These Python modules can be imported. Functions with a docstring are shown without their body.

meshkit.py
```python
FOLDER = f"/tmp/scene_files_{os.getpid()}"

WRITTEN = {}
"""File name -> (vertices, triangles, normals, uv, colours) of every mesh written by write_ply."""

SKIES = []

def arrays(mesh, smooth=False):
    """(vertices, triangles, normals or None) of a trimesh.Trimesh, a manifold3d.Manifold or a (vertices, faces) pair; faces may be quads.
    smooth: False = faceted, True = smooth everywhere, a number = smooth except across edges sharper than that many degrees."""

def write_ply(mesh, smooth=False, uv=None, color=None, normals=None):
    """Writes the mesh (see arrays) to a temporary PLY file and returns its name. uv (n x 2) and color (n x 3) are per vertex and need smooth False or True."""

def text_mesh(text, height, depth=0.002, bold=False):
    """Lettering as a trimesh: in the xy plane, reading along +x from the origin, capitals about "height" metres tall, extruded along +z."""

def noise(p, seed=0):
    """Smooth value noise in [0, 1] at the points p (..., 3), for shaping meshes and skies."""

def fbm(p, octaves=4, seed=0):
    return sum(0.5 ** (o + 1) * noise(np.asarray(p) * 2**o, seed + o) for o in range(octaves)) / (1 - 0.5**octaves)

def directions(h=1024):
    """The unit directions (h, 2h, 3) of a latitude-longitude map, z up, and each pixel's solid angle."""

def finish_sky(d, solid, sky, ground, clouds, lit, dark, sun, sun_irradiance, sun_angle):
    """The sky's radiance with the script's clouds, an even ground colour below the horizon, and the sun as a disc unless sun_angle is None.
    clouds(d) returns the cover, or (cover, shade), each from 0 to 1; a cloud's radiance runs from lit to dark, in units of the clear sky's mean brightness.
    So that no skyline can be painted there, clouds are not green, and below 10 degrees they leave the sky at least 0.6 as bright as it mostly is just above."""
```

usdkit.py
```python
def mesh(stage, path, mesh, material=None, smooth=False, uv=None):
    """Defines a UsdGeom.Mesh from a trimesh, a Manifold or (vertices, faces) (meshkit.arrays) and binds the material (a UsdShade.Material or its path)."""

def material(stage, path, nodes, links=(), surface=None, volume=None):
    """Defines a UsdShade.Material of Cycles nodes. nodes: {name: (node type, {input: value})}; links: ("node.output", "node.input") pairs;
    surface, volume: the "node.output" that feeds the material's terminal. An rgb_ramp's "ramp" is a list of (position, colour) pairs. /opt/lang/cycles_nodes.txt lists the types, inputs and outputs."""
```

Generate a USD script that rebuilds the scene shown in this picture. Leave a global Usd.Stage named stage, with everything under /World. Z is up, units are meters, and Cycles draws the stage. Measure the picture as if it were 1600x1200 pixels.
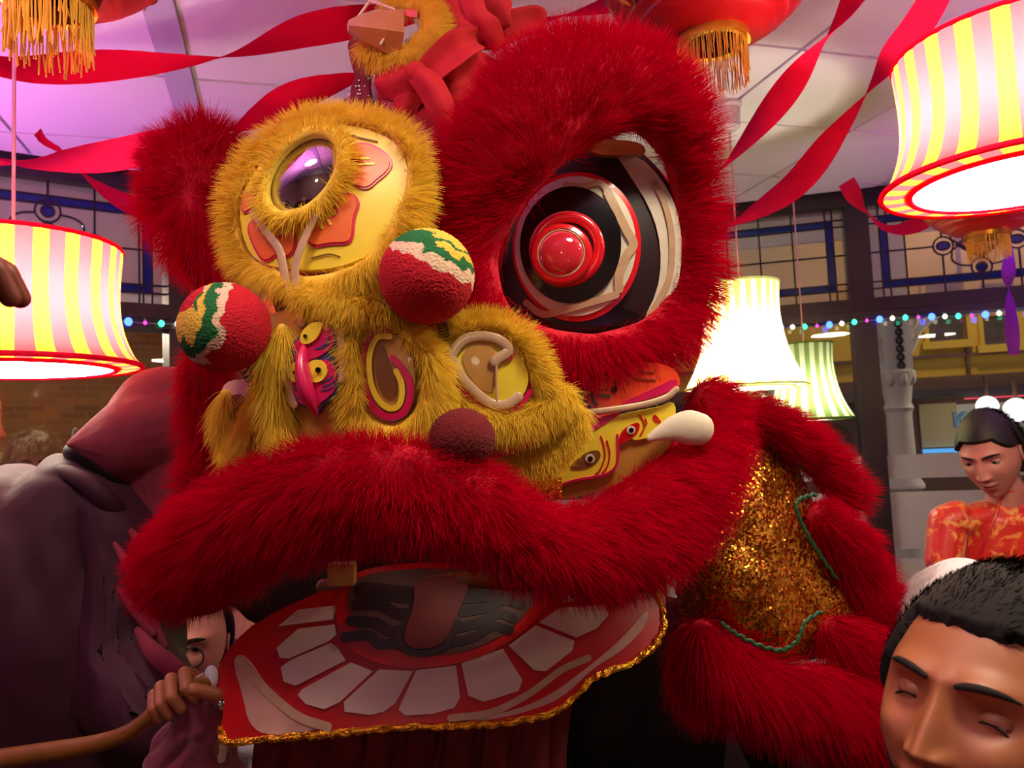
import math, random
import numpy as np, trimesh, manifold3d as m3
from shapely.geometry import Polygon, LineString, Point, box as sbox
from shapely import ops, affinity
from pxr import Usd, UsdGeom, UsdLux, UsdShade, Sdf, Gf, Vt
import usdkit, meshkit

random.seed(7)
RNG = np.random.default_rng(7)
stage = Usd.Stage.CreateInMemory()
UsdGeom.SetStageUpAxis(stage, 'Z'); UsdGeom.SetStageMetersPerUnit(stage, 1.0)
UsdGeom.Xform.Define(stage, '/World')

# ------------------------------------------------------------------ camera, sky, exposure
FPX = 1247.0                                  # focal length in pixels of the 1600 px wide frame
th, ph = math.radians(4.4), math.radians(2.5)
_r0, _f, _u0 = np.array([1., 0, 0]), np.array([0, math.cos(th), math.sin(th)]), np.array([0, -math.sin(th), math.cos(th)])
CR, CU, CF = _r0 * math.cos(ph) - _u0 * math.sin(ph), _u0 * math.cos(ph) + _r0 * math.sin(ph), _f
EYE = np.array([0, 0, 1.6])
cam = UsdGeom.Camera.Define(stage, '/World/camera')
cam.CreateHorizontalApertureAttr(36.0); cam.CreateVerticalApertureAttr(27.0); cam.CreateFocalLengthAttr(36.0 * FPX / 1600)
cam.CreateClippingRangeAttr(Gf.Vec2f(0.05, 200)); cam.CreateFocusDistanceAttr(1.0); cam.CreateFStopAttr(11.0)
cam.CreateExposureAttr(0.45)
_m = np.eye(4); _m[0, :3], _m[1, :3], _m[2, :3], _m[3, :3] = CR, CU, -CF, EYE
cam.AddTransformOp().Set(Gf.Matrix4d(_m.tolist()))

dome = UsdLux.DomeLight.Define(stage, '/World/sky')
dome.CreateColorAttr(Gf.Vec3f(0.30, 0.36, 0.55)); dome.CreateIntensityAttr(0.12)     # dusk

BULB = 26.0                                   # radiance of the pendant bulbs


def sphere_light(path, loc, r, col, inten):
    l = UsdLux.SphereLight.Define(stage, path); l.CreateRadiusAttr(r); l.CreateColorAttr(Gf.Vec3f(*col)); l.CreateIntensityAttr(inten)
    l.AddTranslateOp().Set(Gf.Vec3d(*map(float, loc)))
    return l


WARM = (1.0, 0.80, 0.56)
# the other pendant lamps of the restaurant, behind and beside the camera, and the purple party lights by the left wall
for i, (x, y, z, r, c, k) in enumerate([(-0.2, -2.2, 2.0, 0.13, WARM, 9)]):
    sphere_light(f'/World/room_lamp_light_{i:03d}', (x, y, z), r, c, k)
sphere_light('/World/party_light_000', (-2.6, 1.2, 1.9), 0.08, (0.5, 0.2, 1.0), 9)
sphere_light('/World/party_light_001', (0.6, -1.2, 1.0), 0.08, (0.75, 0.2, 0.9), 4)
for i, (x, y, z, k, c) in enumerate([(-1.8, 2.2, 1.85, 22, (.8, .24, .85)), (2.3, 2.2, 1.95, 26, (.8, .3, .8)), (-.9, .35, 1.9, 34, (.9, .24, .75))]):     # unseen panels added to tint the ceiling pink and lilac
    up = UsdLux.RectLight.Define(stage, f'/World/added_uplight_{i:03d}'); up.CreateWidthAttr(.4); up.CreateHeightAttr(.4); up.CreateColorAttr(Gf.Vec3f(*c)); up.CreateIntensityAttr(k)
    up.AddTranslateOp().Set(Gf.Vec3d(x, y, z)); up.AddRotateXOp().Set(180)
for i, (x, y, z, k) in enumerate([(.38, .42, 2.45, 38), (-.45, .3, 2.45, 16), (1.15, .95, 2.4, 46), (1.9, .1, 2.4, 20)]):      # unseen key and fill discs added overhead, without lamp bodies
    dk = UsdLux.DiskLight.Define(stage, f'/World/added_downlight_{i:03d}'); dk.CreateRadiusAttr(.15); dk.CreateColorAttr(Gf.Vec3f(1., .89, .64)); dk.CreateIntensityAttr(k); dk.AddTranslateOp().Set(Gf.Vec3d(x, y, z))
# street lighting outside, under the verandah and over the road
sphere_light('/World/street_light_000', (4.7, 5.2, 2.7), 0.15, (1, .84, .6), 60)
sphere_light('/World/street_light_001', (-4.2, 5.2, 2.7), 0.12, (1, .84, .62), 120)
sphere_light('/World/street_light_002', (1.3, 4.35, 3.1), 0.08, (.98, .97, .95), 24)
sphere_light('/World/street_light_004', (-1.5, 3.6, 3.1), 0.08, (1, .9, .78), 20)
sphere_light('/World/street_light_003', (7.0, 11.0, 6.5), 0.25, (1, .84, .5), 110)


# ------------------------------------------------------------------ helpers
def P(px, py, d):
    """The point d metres in front of the camera seen at a pixel of the 1600 x 1200 photograph."""
    return EYE + CR * ((px - 800) / FPX * d) + CU * ((600 - py) / FPX * d) + CF * d


def ray(px, py): return CR * ((px - 800) / FPX) + CU * ((600 - py) / FPX) + CF
def nrm(v): v = np.asarray(v, float); return v / np.linalg.norm(v)
def V(r, u, t): return nrm(CR * r + CU * u - CF * t)       # a direction: right, up, towards the viewer
def lin(h):
    h = h.lstrip('#'); c = np.array([int(h[i:i + 2], 16) / 255 for i in (0, 2, 4)])
    return tuple(np.where(c < .04045, c / 12.92, ((c + .055) / 1.055) ** 2.4))


_used = {}
def fresh(parent, name):
    k = (parent, name); n = _used.get(k, -1) + 1; _used[k] = n
    return f'{parent}/{name}' if n == 0 else f'{parent}/{name}_{n:03d}'


LOC = {}
def tag(prim, label=None, cat=None, group=None, kind=None):
    for k, v in (('label', label), ('category', cat), ('group', group), ('kind', kind)):
        if v: prim.SetCustomDataByKey(k, v)
    return prim


def thing(name, label, cat, loc=(0, 0, 0), group=None):
    p = fresh('/World', name); x = UsdGeom.Xform.Define(stage, p); x.AddTranslateOp().Set(Gf.Vec3d(*map(float, loc)))
    tag(x.GetPrim(), label, cat, group); LOC[p] = np.array(loc, float)
    return p


def part(parent, name, mesh, mat, smooth=False, label=None, kind=None, tint=None):
    p = fresh(parent, name); loc = LOC.get(parent, np.zeros(3)); LOC[p] = loc
    if hasattr(mesh, 'to_mesh'):
        q = mesh.to_mesh(); mesh = trimesh.Trimesh(q.vert_properties[:, :3], q.tri_verts, process=True)
    v, f = (np.asarray(mesh.vertices), mesh.faces) if hasattr(mesh, 'vertices') else (np.asarray(mesh[0]), mesh[1])
    m = usdkit.mesh(stage, p, (v - loc, f), MAT[mat], smooth)
    if tint is not None:
        UsdGeom.PrimvarsAPI(m).CreatePrimvar('tint', Sdf.ValueTypeNames.Color3fArray, 'vertex').Set(Vt.Vec3fArray.FromNumpy(np.asarray(tint, np.float32)))
    tag(m.GetPrim(), label, None, None, kind)
    return p


def single(name, mesh, mat, label, cat, group=None, smooth=False, kind=None):
    p = part('/World', name, mesh, mat, smooth); tag(stage.GetPrimAtPath(p), label, cat, group, kind); return p


def struct(name, mesh, mat, parent='/World', smooth=False):
    p = part(parent, name, mesh, mat, smooth)
    if parent == '/World': stage.GetPrimAtPath(p).SetCustomDataByKey('kind', 'structure')
    return p


def struct_x(name):
    p = fresh('/World', name); UsdGeom.Xform.Define(stage, p); LOC[p] = np.zeros(3)
    stage.GetPrimAtPath(p).SetCustomDataByKey('kind', 'structure'); return p


def cat(*ms): return trimesh.util.concatenate([m for m in ms])
def bx(lo, hi): return trimesh.creation.box(bounds=[np.minimum(lo, hi), np.maximum(lo, hi)])


def obox(o, ax, ay, az, lo, hi):
    """A box in the frame (ax, ay, az) at o."""
    m = bx(lo, hi); m.vertices = np.asarray(o) + m.vertices @ np.array([ax, ay, az]); m.fix_normals(); return m


def spline(pts, n, closed=False):
    p = np.asarray(pts, float); k = len(p)
    if k == 2 and not closed: t = np.linspace(0, 1, n)[:, None]; return p[0] * (1 - t) + p[1] * t
    s = np.linspace(0, k if closed else k - 1, n, endpoint=not closed)
    i = np.floor(s).astype(int); 
    if not closed: i = np.minimum(i, k - 2)
    t = (s - i)[:, None]
    g = (lambda j: p[j % k]) if closed else (lambda j: np.where((j < 0)[:, None], 2 * p[0] - p[1], np.where((j > k - 1)[:, None], 2 * p[-1] - p[-2], p[np.clip(j, 0, k - 1)])))
    a, b, c, d = g(i - 1), g(i), g(i + 1), g(i + 2)
    return .5 * (2 * b + (c - a) * t + (2 * a - 5 * b + 4 * c - d) * t ** 2 + (3 * b - a - 3 * c + d) * t ** 3)


def grid_faces(n, m, wrap_m=True, wrap_n=False):
    f = []
    for i in range(n if wrap_n else n - 1):
        for j in range(m if wrap_m else m - 1):
            a, b = i * m + j, i * m + (j + 1) % m; c, d = ((i + 1) % n) * m + (j + 1) % m, ((i + 1) % n) * m + j
            f += [[a, b, c], [a, c, d]]
    return np.array(f)


def tube(pts, ra, rb=None, ref=None, n=40, m=14, closed=False, round_ends=True):
    """A swept tube of varying elliptical section; ra across (ref x tangent), rb along ref."""
    pts = np.asarray(pts, float); ra = np.broadcast_to(np.asarray(ra, float), len(pts)); rb = ra if rb is None else np.broadcast_to(np.asarray(rb, float), len(pts))
    q = spline(np.column_stack([pts, ra, rb]), n, closed); c, a, b = q[:, :3], np.abs(q[:, 3]), np.abs(q[:, 4])
    t = (np.roll(c, -1, 0) - np.roll(c, 1, 0)) if closed else np.gradient(c, axis=0)
    t /= np.linalg.norm(t, axis=1, keepdims=True)
    if ref is None:
        ref = np.eye(3)[np.argmin(np.abs(t).mean(0))]
    N = np.asarray(ref) - (t @ np.asarray(ref))[:, None] * t; N /= np.maximum(np.linalg.norm(N, axis=1, keepdims=True), 1e-9); B = np.cross(t, N)
    if round_ends and not closed:          # add rings that close the ends roundly
        k = 5; ang = np.linspace(0, math.pi / 2, k + 1)[1:]
        def ends(i, s):
            return [(c[i] + s * t[i] * max(a[i], b[i]) * .9 * math.sin(x), a[i] * max(math.cos(x), .02), b[i] * max(math.cos(x), .02), N[i], B[i]) for x in ang]
        rings = ends(0, -1)[::-1] + [(c[i], a[i], b[i], N[i], B[i]) for i in range(len(c))] + ends(-1, 1)
    else:
        rings = [(c[i], a[i], b[i], N[i], B[i]) for i in range(len(c))]
    w = np.linspace(0, 2 * math.pi, m, endpoint=False)
    v = np.vstack([cc + np.outer(np.cos(w) * aa, BB) + np.outer(np.sin(w) * bb, NN) for cc, aa, bb, NN, BB in rings])
    f = grid_faces(len(rings), m, True, closed)
    if not closed:
        l = (len(rings) - 1) * m
        f = np.vstack([f, [[0, j + 1, j] for j in range(1, m - 1)], [[l, l + j, l + j + 1] for j in range(1, m - 1)]])
    me = trimesh.Trimesh(v, f, process=False); trimesh.repair.fix_normals(me); return me


def lathe(profile, n=48, o=(0, 0, 0), axis=None, cap=False):
    """profile [(r, h)] turned about axis (default z) at o."""
    pr = np.asarray(profile, float); w = np.linspace(0, 2 * math.pi, n, endpoint=False)
    v = np.vstack([np.column_stack([r * np.cos(w), r * np.sin(w), np.full(n, h)]) for r, h in pr]); f = grid_faces(len(pr), n)[:, ::-1]
    if axis is not None:
        az = nrm(axis); ax = nrm(np.cross([0.3, .9, .1], az)); ay = np.cross(az, ax); v = v @ np.array([ax, ay, az])
    return trimesh.Trimesh(v + np.asarray(o), f, process=False)


def ball(o, r, sub=3, squash=None):
    m = trimesh.creation.icosphere(subdivisions=sub); m.vertices = m.vertices * np.asarray(r)
    if squash is not None: m.vertices = m.vertices @ np.asarray(squash)
    m.vertices = m.vertices + np.asarray(o); return m


def sheet(grid, thick, closed=False):
    """A cloth-like sheet of real thickness from an (n, m, 3) grid of points."""
    g = np.asarray(grid, float); n, m = g.shape[:2]
    du, dv = np.gradient(g, axis=0), np.gradient(g, axis=1); N = np.cross(du, dv); N /= np.maximum(np.linalg.norm(N, axis=2, keepdims=True), 1e-12)
    a, b = (g + N * thick / 2).reshape(-1, 3), (g - N * thick / 2).reshape(-1, 3); f = grid_faces(n, m, False); k = n * m
    idx = np.arange(k).reshape(n, m); loop = np.concatenate([idx[0, :-1], idx[:-1, -1], idx[-1, :0:-1], idx[:0:-1, 0]])
    s = [[x, y, y + k] for x, y in zip(loop, np.roll(loop, -1))] + [[x, y + k, x + k] for x, y in zip(loop, np.roll(loop, -1))]
    me = trimesh.Trimesh(np.vstack([a, b]), np.vstack([f, f[:, ::-1] + k, s]), process=False); trimesh.repair.fix_normals(me); return me


def chaikin(p, it=2, closed=True):
    p = np.asarray(p, float)
    for _ in range(it):
        q = np.roll(p, -1, 0) if closed else p[1:]; a = p if closed else p[:-1]
        s = np.empty((2 * len(a), p.shape[1])); s[0::2], s[1::2] = .75 * a + .25 * q, .25 * a + .75 * q
        p = s if closed else np.vstack([p[:1], s, p[-1:]])
    return p


def extrude(poly, h):
    gs = [g for g in getattr(poly, 'geoms', [poly]) if g.geom_type == 'Polygon' and g.area > 1e-9]
    return cat(*[trimesh.creation.extrude_polygon(g, h, engine='earcut') for g in gs])


class Plate:
    """A curved plate of the lion's head: a point, a normal and a bulge; outlines seen in the photograph are laid on it."""
    def __init__(s, o, n, ku=0., kv=0., up=None):
        s.o, s.n, s.ku, s.kv = np.asarray(o), nrm(n), ku, kv
        up = CU if up is None else up
        s.u = nrm(np.cross(up, s.n)); s.v = np.cross(s.n, s.u)
    def w(s, u, v): return -(s.ku * u * u + s.kv * v * v)
    def uv(s, pts):
        out = []
        for px, py in pts:
            d = ray(px, py); h = 0.
            for _ in range(4):
                t = (s.n @ (s.o + s.n * h - EYE)) / (s.n @ d); q = EYE + t * d - s.o; u, v = q @ s.u, q @ s.v; h = s.w(u, v)
            out.append((u, v))
        return np.array(out)
    def at(s, u, v, h=0.): 
        u, v = np.asarray(u, float), np.asarray(v, float); return s.o + np.multiply.outer(u, s.u) + np.multiply.outer(v, s.v) + np.multiply.outer(s.w(u, v) + h, s.n)
    def point(s, px, py, h=0.): (q,) = s.uv([(px, py)]); return s.at(q[0], q[1], h)
    def poly(s, pts, smooth=2): 
        p = Polygon(chaikin(s.uv(pts), smooth) if smooth else s.uv(pts)); return p if p.is_valid else p.buffer(0)
    def lay(s, poly, off, thick, edge=.012):
        m = extrude(poly, thick); m = m.subdivide_to_size(edge, max_iter=12) if edge else m
        if isinstance(m, tuple): m = trimesh.Trimesh(*m)
        q = m.vertices; m.vertices = s.at(q[:, 0], q[:, 1], q[:, 2] + off); trimesh.repair.fix_normals(m); return m
    def decal(s, pts, off=.001, thick=.002, smooth=2, grow=0.): return s.lay(s.poly(pts, smooth).buffer(grow), off, thick)
    def stroke(s, pts, width, off=.001, thick=.0015):
        u = s.uv(pts); u = spline(u, 8 * len(u)) if len(u) > 2 else u
        return s.lay(LineString(u).buffer(width / 2), off, thick)


# ------------------------------------------------------------------ materials
MAT = {}
def mat(name, col, rough=.5, metal=0., bump=0., bscale=60., var=0., vscale=12., **kw):
    col = lin(col) if isinstance(col, str) else col
    nodes = {'p': ('principled_bsdf', {'base_color': col, 'roughness': rough, 'metallic': metal, **kw})}; links = []
    if var or bump: nodes['g'] = ('texture_coordinate', {})
    if var:
        nodes['n'] = ('noise_texture', {'scale': vscale, 'detail': 3.})
        nodes['r'] = ('rgb_ramp', {'ramp': [(.3, tuple(max(0, x * (1 - var)) for x in col)), (.7, tuple(min(1, x * (1 + var)) for x in col))]})
        links += [('g.object', 'n.vector'), ('n.fac', 'r.fac'), ('r.color', 'p.base_color')]
    if bump:
        nodes['bn'] = ('noise_texture', {'scale': bscale, 'detail': 3.}); nodes['b'] = ('bump', {'strength': bump, 'distance': .004})
        links += [('g.object', 'bn.vector'), ('bn.fac', 'b.height'), ('b.normal', 'p.normal')]
    MAT[name] = usdkit.material(stage, f'/World/Looks/{name}', nodes, links, surface='p.BSDF'); return name


def mat_fur(name, root, tip, rough=.55):
    MAT[name] = usdkit.material(stage, f'/World/Looks/{name}', {
        'h': ('hair_info', {}), 'r': ('rgb_ramp', {'ramp': [(0., lin(root)), (1., lin(tip))]}),
        'd': ('diffuse_bsdf', {}), 't': ('translucent_bsdf', {}), 'm': ('mix_closure', {'fac': .35})},
        [('h.intercept', 'r.fac'), ('r.color', 'd.color'), ('r.color', 't.color'), ('d.BSDF', 'm.closure1'), ('t.BSDF', 'm.closure2')], surface='m.closure'); return name


def mat_trans(name, col, fac=.6):
    """Thin cloth or paper that lets light through."""
    c = lin(col)
    MAT[name] = usdkit.material(stage, f'/World/Looks/{name}', {'d': ('diffuse_bsdf', {'color': c}), 't': ('translucent_bsdf', {'color': c}), 'm': ('mix_closure', {'fac': fac})},
        [('d.BSDF', 'm.closure1'), ('t.BSDF', 'm.closure2')], surface='m.closure'); return name


def mat_emit(name, col, strength):
    MAT[name] = usdkit.material(stage, f'/World/Looks/{name}', {'e': ('emission', {'color': lin(col) if isinstance(col, str) else col, 'strength': strength})}, [], surface='e.emission'); return name


def mat_pane(name, tint=(1, 1, 1), frost=0., frost_col=(.8, .8, .8), gloss=True):
    n = {'t': ('transparent_bsdf', {'color': tint}), 'g': ('glossy_bsdf', {'color': (1, 1, 1), 'roughness': .01}), 'f': ('fresnel', {'IOR': 1.5}), 'm': ('mix_closure', {})}
    l = [('f.fac', 'm.fac'), ('t.BSDF', 'm.closure1'), ('g.BSDF', 'm.closure2')]; out = 'm.closure'
    if frost:
        n |= {'d': ('diffuse_bsdf', {'color': frost_col}), 'l': ('translucent_bsdf', {'color': frost_col}), 'dl': ('mix_closure', {'fac': .5}), 'm2': ('mix_closure', {'fac': frost})}
        l += [('d.BSDF', 'dl.closure1'), ('l.BSDF', 'dl.closure2'), ('m.closure', 'm2.closure1'), ('dl.closure', 'm2.closure2')]; out = 'm2.closure'
    MAT[name] = usdkit.material(stage, f'/World/Looks/{name}', n, l, surface=out); return name


mat('ceiling_tile', '#e6dfe2', .8, bump=.15, bscale=90); mat('ceiling_grid', '#b9b2c4', .6)
mat('wall_paint', '#c8a79c', .8, var=.06); mat('dark_wood', '#20161a', .35, var=.15); mat('floor_wood', '#5a3a26', .4, var=.25, vscale=5)
mat('lead', '#2b2a30', .5, metal=.6)
mat_pane('pane_clear'); mat_pane('pane_obscure', (.95, .93, .9), .30, (.75, .72, .68)); mat_pane('pane_blue', (.05, .12, .62), .45, lin('#2748a8'))
mat_pane('pane_orange', (.9, .45, .08), .4, lin('#c47a25')); mat_pane('pane_pink', (.85, .5, .55), .4, lin('#b58088')); mat_pane('frost', (.9, .9, .9), .86, (.72, .72, .70))
mat_trans('shade_pink', '#f0505c', .6); mat_trans('shade_yellow', '#f6a838', .6); mat_trans('shade_cream', '#fbf4c8', .65); mat_trans('shade_lime', '#d9dc70', .6)
mat_trans('shade_green', '#7f9a58', .6); mat_trans('shade_mint', '#dfe8c4', .6); mat_trans('shade_rim', '#e8285e', .5)
mat_emit('lamp_glow', (1, .86, .68), 9.0)
mat('cord', '#d8a8a8', .5); mat('white_plastic', '#e8dce0', .4)
mat_trans('crepe', '#b00a2c', .2); mat_trans('crepe_pink', '#c81a4c', .25); mat_trans('crepe_purple', '#9a3ad0', .3)
mat('lantern_red', '#a00a18', .4); mat('gold_print', '#c8902a', .3, metal=.8); mat('tassel_gold', '#ecba34', .5)
mat('gold_foil', '#f2b233', .18, metal=1., bump=.9, bscale=220)
mat_fur('fur_red', '#c00026', '#e20636'); mat_fur('fur_yellow', '#f0d04a', '#fae67a'); mat_fur('fur_white', '#efe6da', '#fbf4ea')
mat('fur_red_base', '#bc0024', .9); mat('fur_yellow_base', '#eac444', .9)
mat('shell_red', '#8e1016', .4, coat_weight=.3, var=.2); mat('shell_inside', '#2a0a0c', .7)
mat('paint_yellow', '#f2d838', .4, coat_weight=.2, coat_roughness=.2); mat('paint_orange', '#ec6c26', .4, coat_weight=.2, coat_roughness=.2); mat('paint_magenta', '#d01658', .35, coat_weight=.25, coat_roughness=.15)
mat('paint_red', '#c80c14', .3, coat_weight=.4, var=.12); mat('paint_coral', '#f0502c', .25, coat_weight=.5, var=.12, vscale=30); mat('paint_green', '#1e7a34', .35, coat_weight=.3)
mat('paint_dark_green', '#2c5a38', .4); mat('paint_blue', '#3c3c78', .4); mat('paint_black', '#0a0808', .2, coat_weight=.6); mat('paint_white', '#e2d6c2', .35, var=.06, vscale=40, coat_weight=.2)
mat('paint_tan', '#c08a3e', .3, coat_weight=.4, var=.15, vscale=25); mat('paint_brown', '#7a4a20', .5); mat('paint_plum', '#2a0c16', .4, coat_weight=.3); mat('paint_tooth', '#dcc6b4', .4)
mat('paint_pinkish', '#d2a490', .4, var=.2, vscale=18)
mat('cone_amber', '#a8682e', .3, coat_weight=.5, var=.2); mat('palate_shaded', '#54302a', .5, var=.2); mat('tongue_red_shaded', '#64060a', .5); mat('tape', '#c9a584', .25, coat_weight=.6, var=.1, vscale=50); mat('mirror', '#c8c4cc', .03, metal=1.)  # palate and tongue colours darkened to carry the shade inside the mouth
mat('eye_red', '#e01626', .22, coat_weight=.6); mat('lens', '#e83040', .04, coat_weight=1., transmission_weight=.25)
mat('tusk_cloth', '#d8cab2', .8, bump=.2, bscale=80); mat('cloth_red', '#b00a18', .85, sheen_weight=.0, bump=.1, bscale=200); mat('cloth_dark_red', '#6a0a12', .8, var=.2)
mat('nose_wool', '#620208', .95, bump=.5, bscale=300)
mat('wire', '#6a4a40', .4, metal=.8)
mat('sequin_gold', '#e8a030', .16, metal=1.); mat('sequin_red', '#f06030', .16, metal=1.); mat('cape_cloth', '#d8922c', .36, metal=.6, bump=.5, bscale=260)
mat('black_cloth', '#0a0809', .9); mat('jacket_dark', '#1a211e', .85, bump=.2, bscale=150)
mat('satin_plum', '#360b1a', .7, var=.12, vscale=6); mat('scarf_rose', '#7a2634', .85, bump=.1, bscale=120); mat('hair_black', '#0c0707', .6)
mat('satin_pink', '#8a3850', .35, sheen_weight=.3)
mat('skin_tan', '#a4633f', .48, subsurface_weight=.12, subsurface_scale=.01, var=.06, vscale=25); mat('skin_pink', '#cc8676', .5, subsurface_weight=.1, var=.05, vscale=25); mat('skin_pale', '#d69c84', .5, subsurface_weight=.1)
mat('skin_deep', '#6a3020', .5, subsurface_weight=.1); mat('lip', '#a03c3a', .4); mat('lip_tan', '#8e4c3c', .5)
mat('eye_white', '#e6ddd6', .15); mat('iris', '#2a160e', .1); mat('brow_hair', '#1a0d09', .8); mat('hair_dark', '#120a08', .95); mat('hair_blond', '#ead8a4', .55, var=.25, vscale=60); mat('hair_white', '#ded0d2', .6)
mat_fur('strand_dark', '#0c0605', '#1c100b'); mat_fur('strand_blond', '#cdb37c', '#f6eac0'); mat_fur('strand_white', '#cfc2c4', '#f2e8e8')
mat('shirt_stripe', '#8d8486', .8); mat('glasses', '#1c1420', .3); mat('wood_staff', '#84541c', .4, coat_weight=.3, var=.3, vscale=14)
mat('shirt_blue', '#2e4468', .8); mat('shirt_white', '#e2e4ee', .8)
mat('yellow_wall', '#d8a836', .8, var=.05, vscale=2); mat('street_trim', '#6a4630', .6); mat('street_glass', '#5a4a3c', .15, var=.4, vscale=3); mat('cast_iron_white', '#d8cfc2', .5, bump=.2, bscale=60)
mat('soffit_board', '#c6bfb4', .7); mat('asphalt', '#3c3834', .8, var=.2); mat('sign_blue', '#4aa0d8', .4); mat('shop_white', '#e8e2d0', .5); mat('sill_white', '#e6dfd2', .5); mat('stone_cream', '#e0c890', .7)
mat_emit('shop_globe', (1, .96, .86), 3.0); mat_emit('shop_sign', lin('#5aa8e8'), .8); mat_emit('awning_light', lin('#ff4a66'), 1.0)
for n_, c_, s_ in (('bulb_blue', (.03, .08, 1.), 7.), ('bulb_white', (1., .85, .6), 3.), ('bulb_green', (.05, .9, .45), 2.5), ('bulb_magenta', (.9, .05, .55), 2.)): mat_emit(n_, c_, s_)
mat('fairy_wire', '#8c8f88', .4)
# brick of the far building: courses in the material, too far away to tell apart one by one
MAT['far_brick'] = usdkit.material(stage, '/World/Looks/far_brick', {'g': ('geometry', {}), 's': ('separate_xyz', {}), 'c': ('combine_xyz', {}), 'b': ('brick_texture', {'color1': lin('#a8682c'), 'color2': lin('#8a5224'), 'mortar': lin('#9a6c3e'), 'scale': 3.2, 'mortar_size': .02, 'brick_width': .7, 'row_height': .24}), 'p': ('principled_bsdf', {'roughness': .8})},
    [('g.position', 's.vector'), ('s.x', 'c.x'), ('s.z', 'c.y'), ('c.vector', 'b.vector'), ('b.color', 'p.base_color')], surface='p.BSDF')
# brocade of the waitress's dress
MAT['brocade'] = usdkit.material(stage, '/World/Looks/brocade', {'g': ('texture_coordinate', {}), 'n': ('noise_texture', {'scale': 26., 'detail': 2., 'distortion': 1.2}), 'r': ('rgb_ramp', {'ramp': [(.0, lin('#d8261c')), (.52, lin('#dc2c1c')), (.58, lin('#f07a2c')), (.66, lin('#f4b860')), (.72, lin('#e84a22')), (1., lin('#d8261c'))]}), 'p': ('principled_bsdf', {'roughness': .35, 'sheen_weight': .3})},
    [('g.object', 'n.vector'), ('n.fac', 'r.fac'), ('r.color', 'p.base_color')], surface='p.BSDF')
MAT['tinted_wool'] = usdkit.material(stage, '/World/Looks/tinted_wool', {'a': ('attribute', {'attribute': 'tint'}), 'p': ('principled_bsdf', {'roughness': .95})}, [('a.color', 'p.base_color')], surface='p.BSDF')


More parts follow.
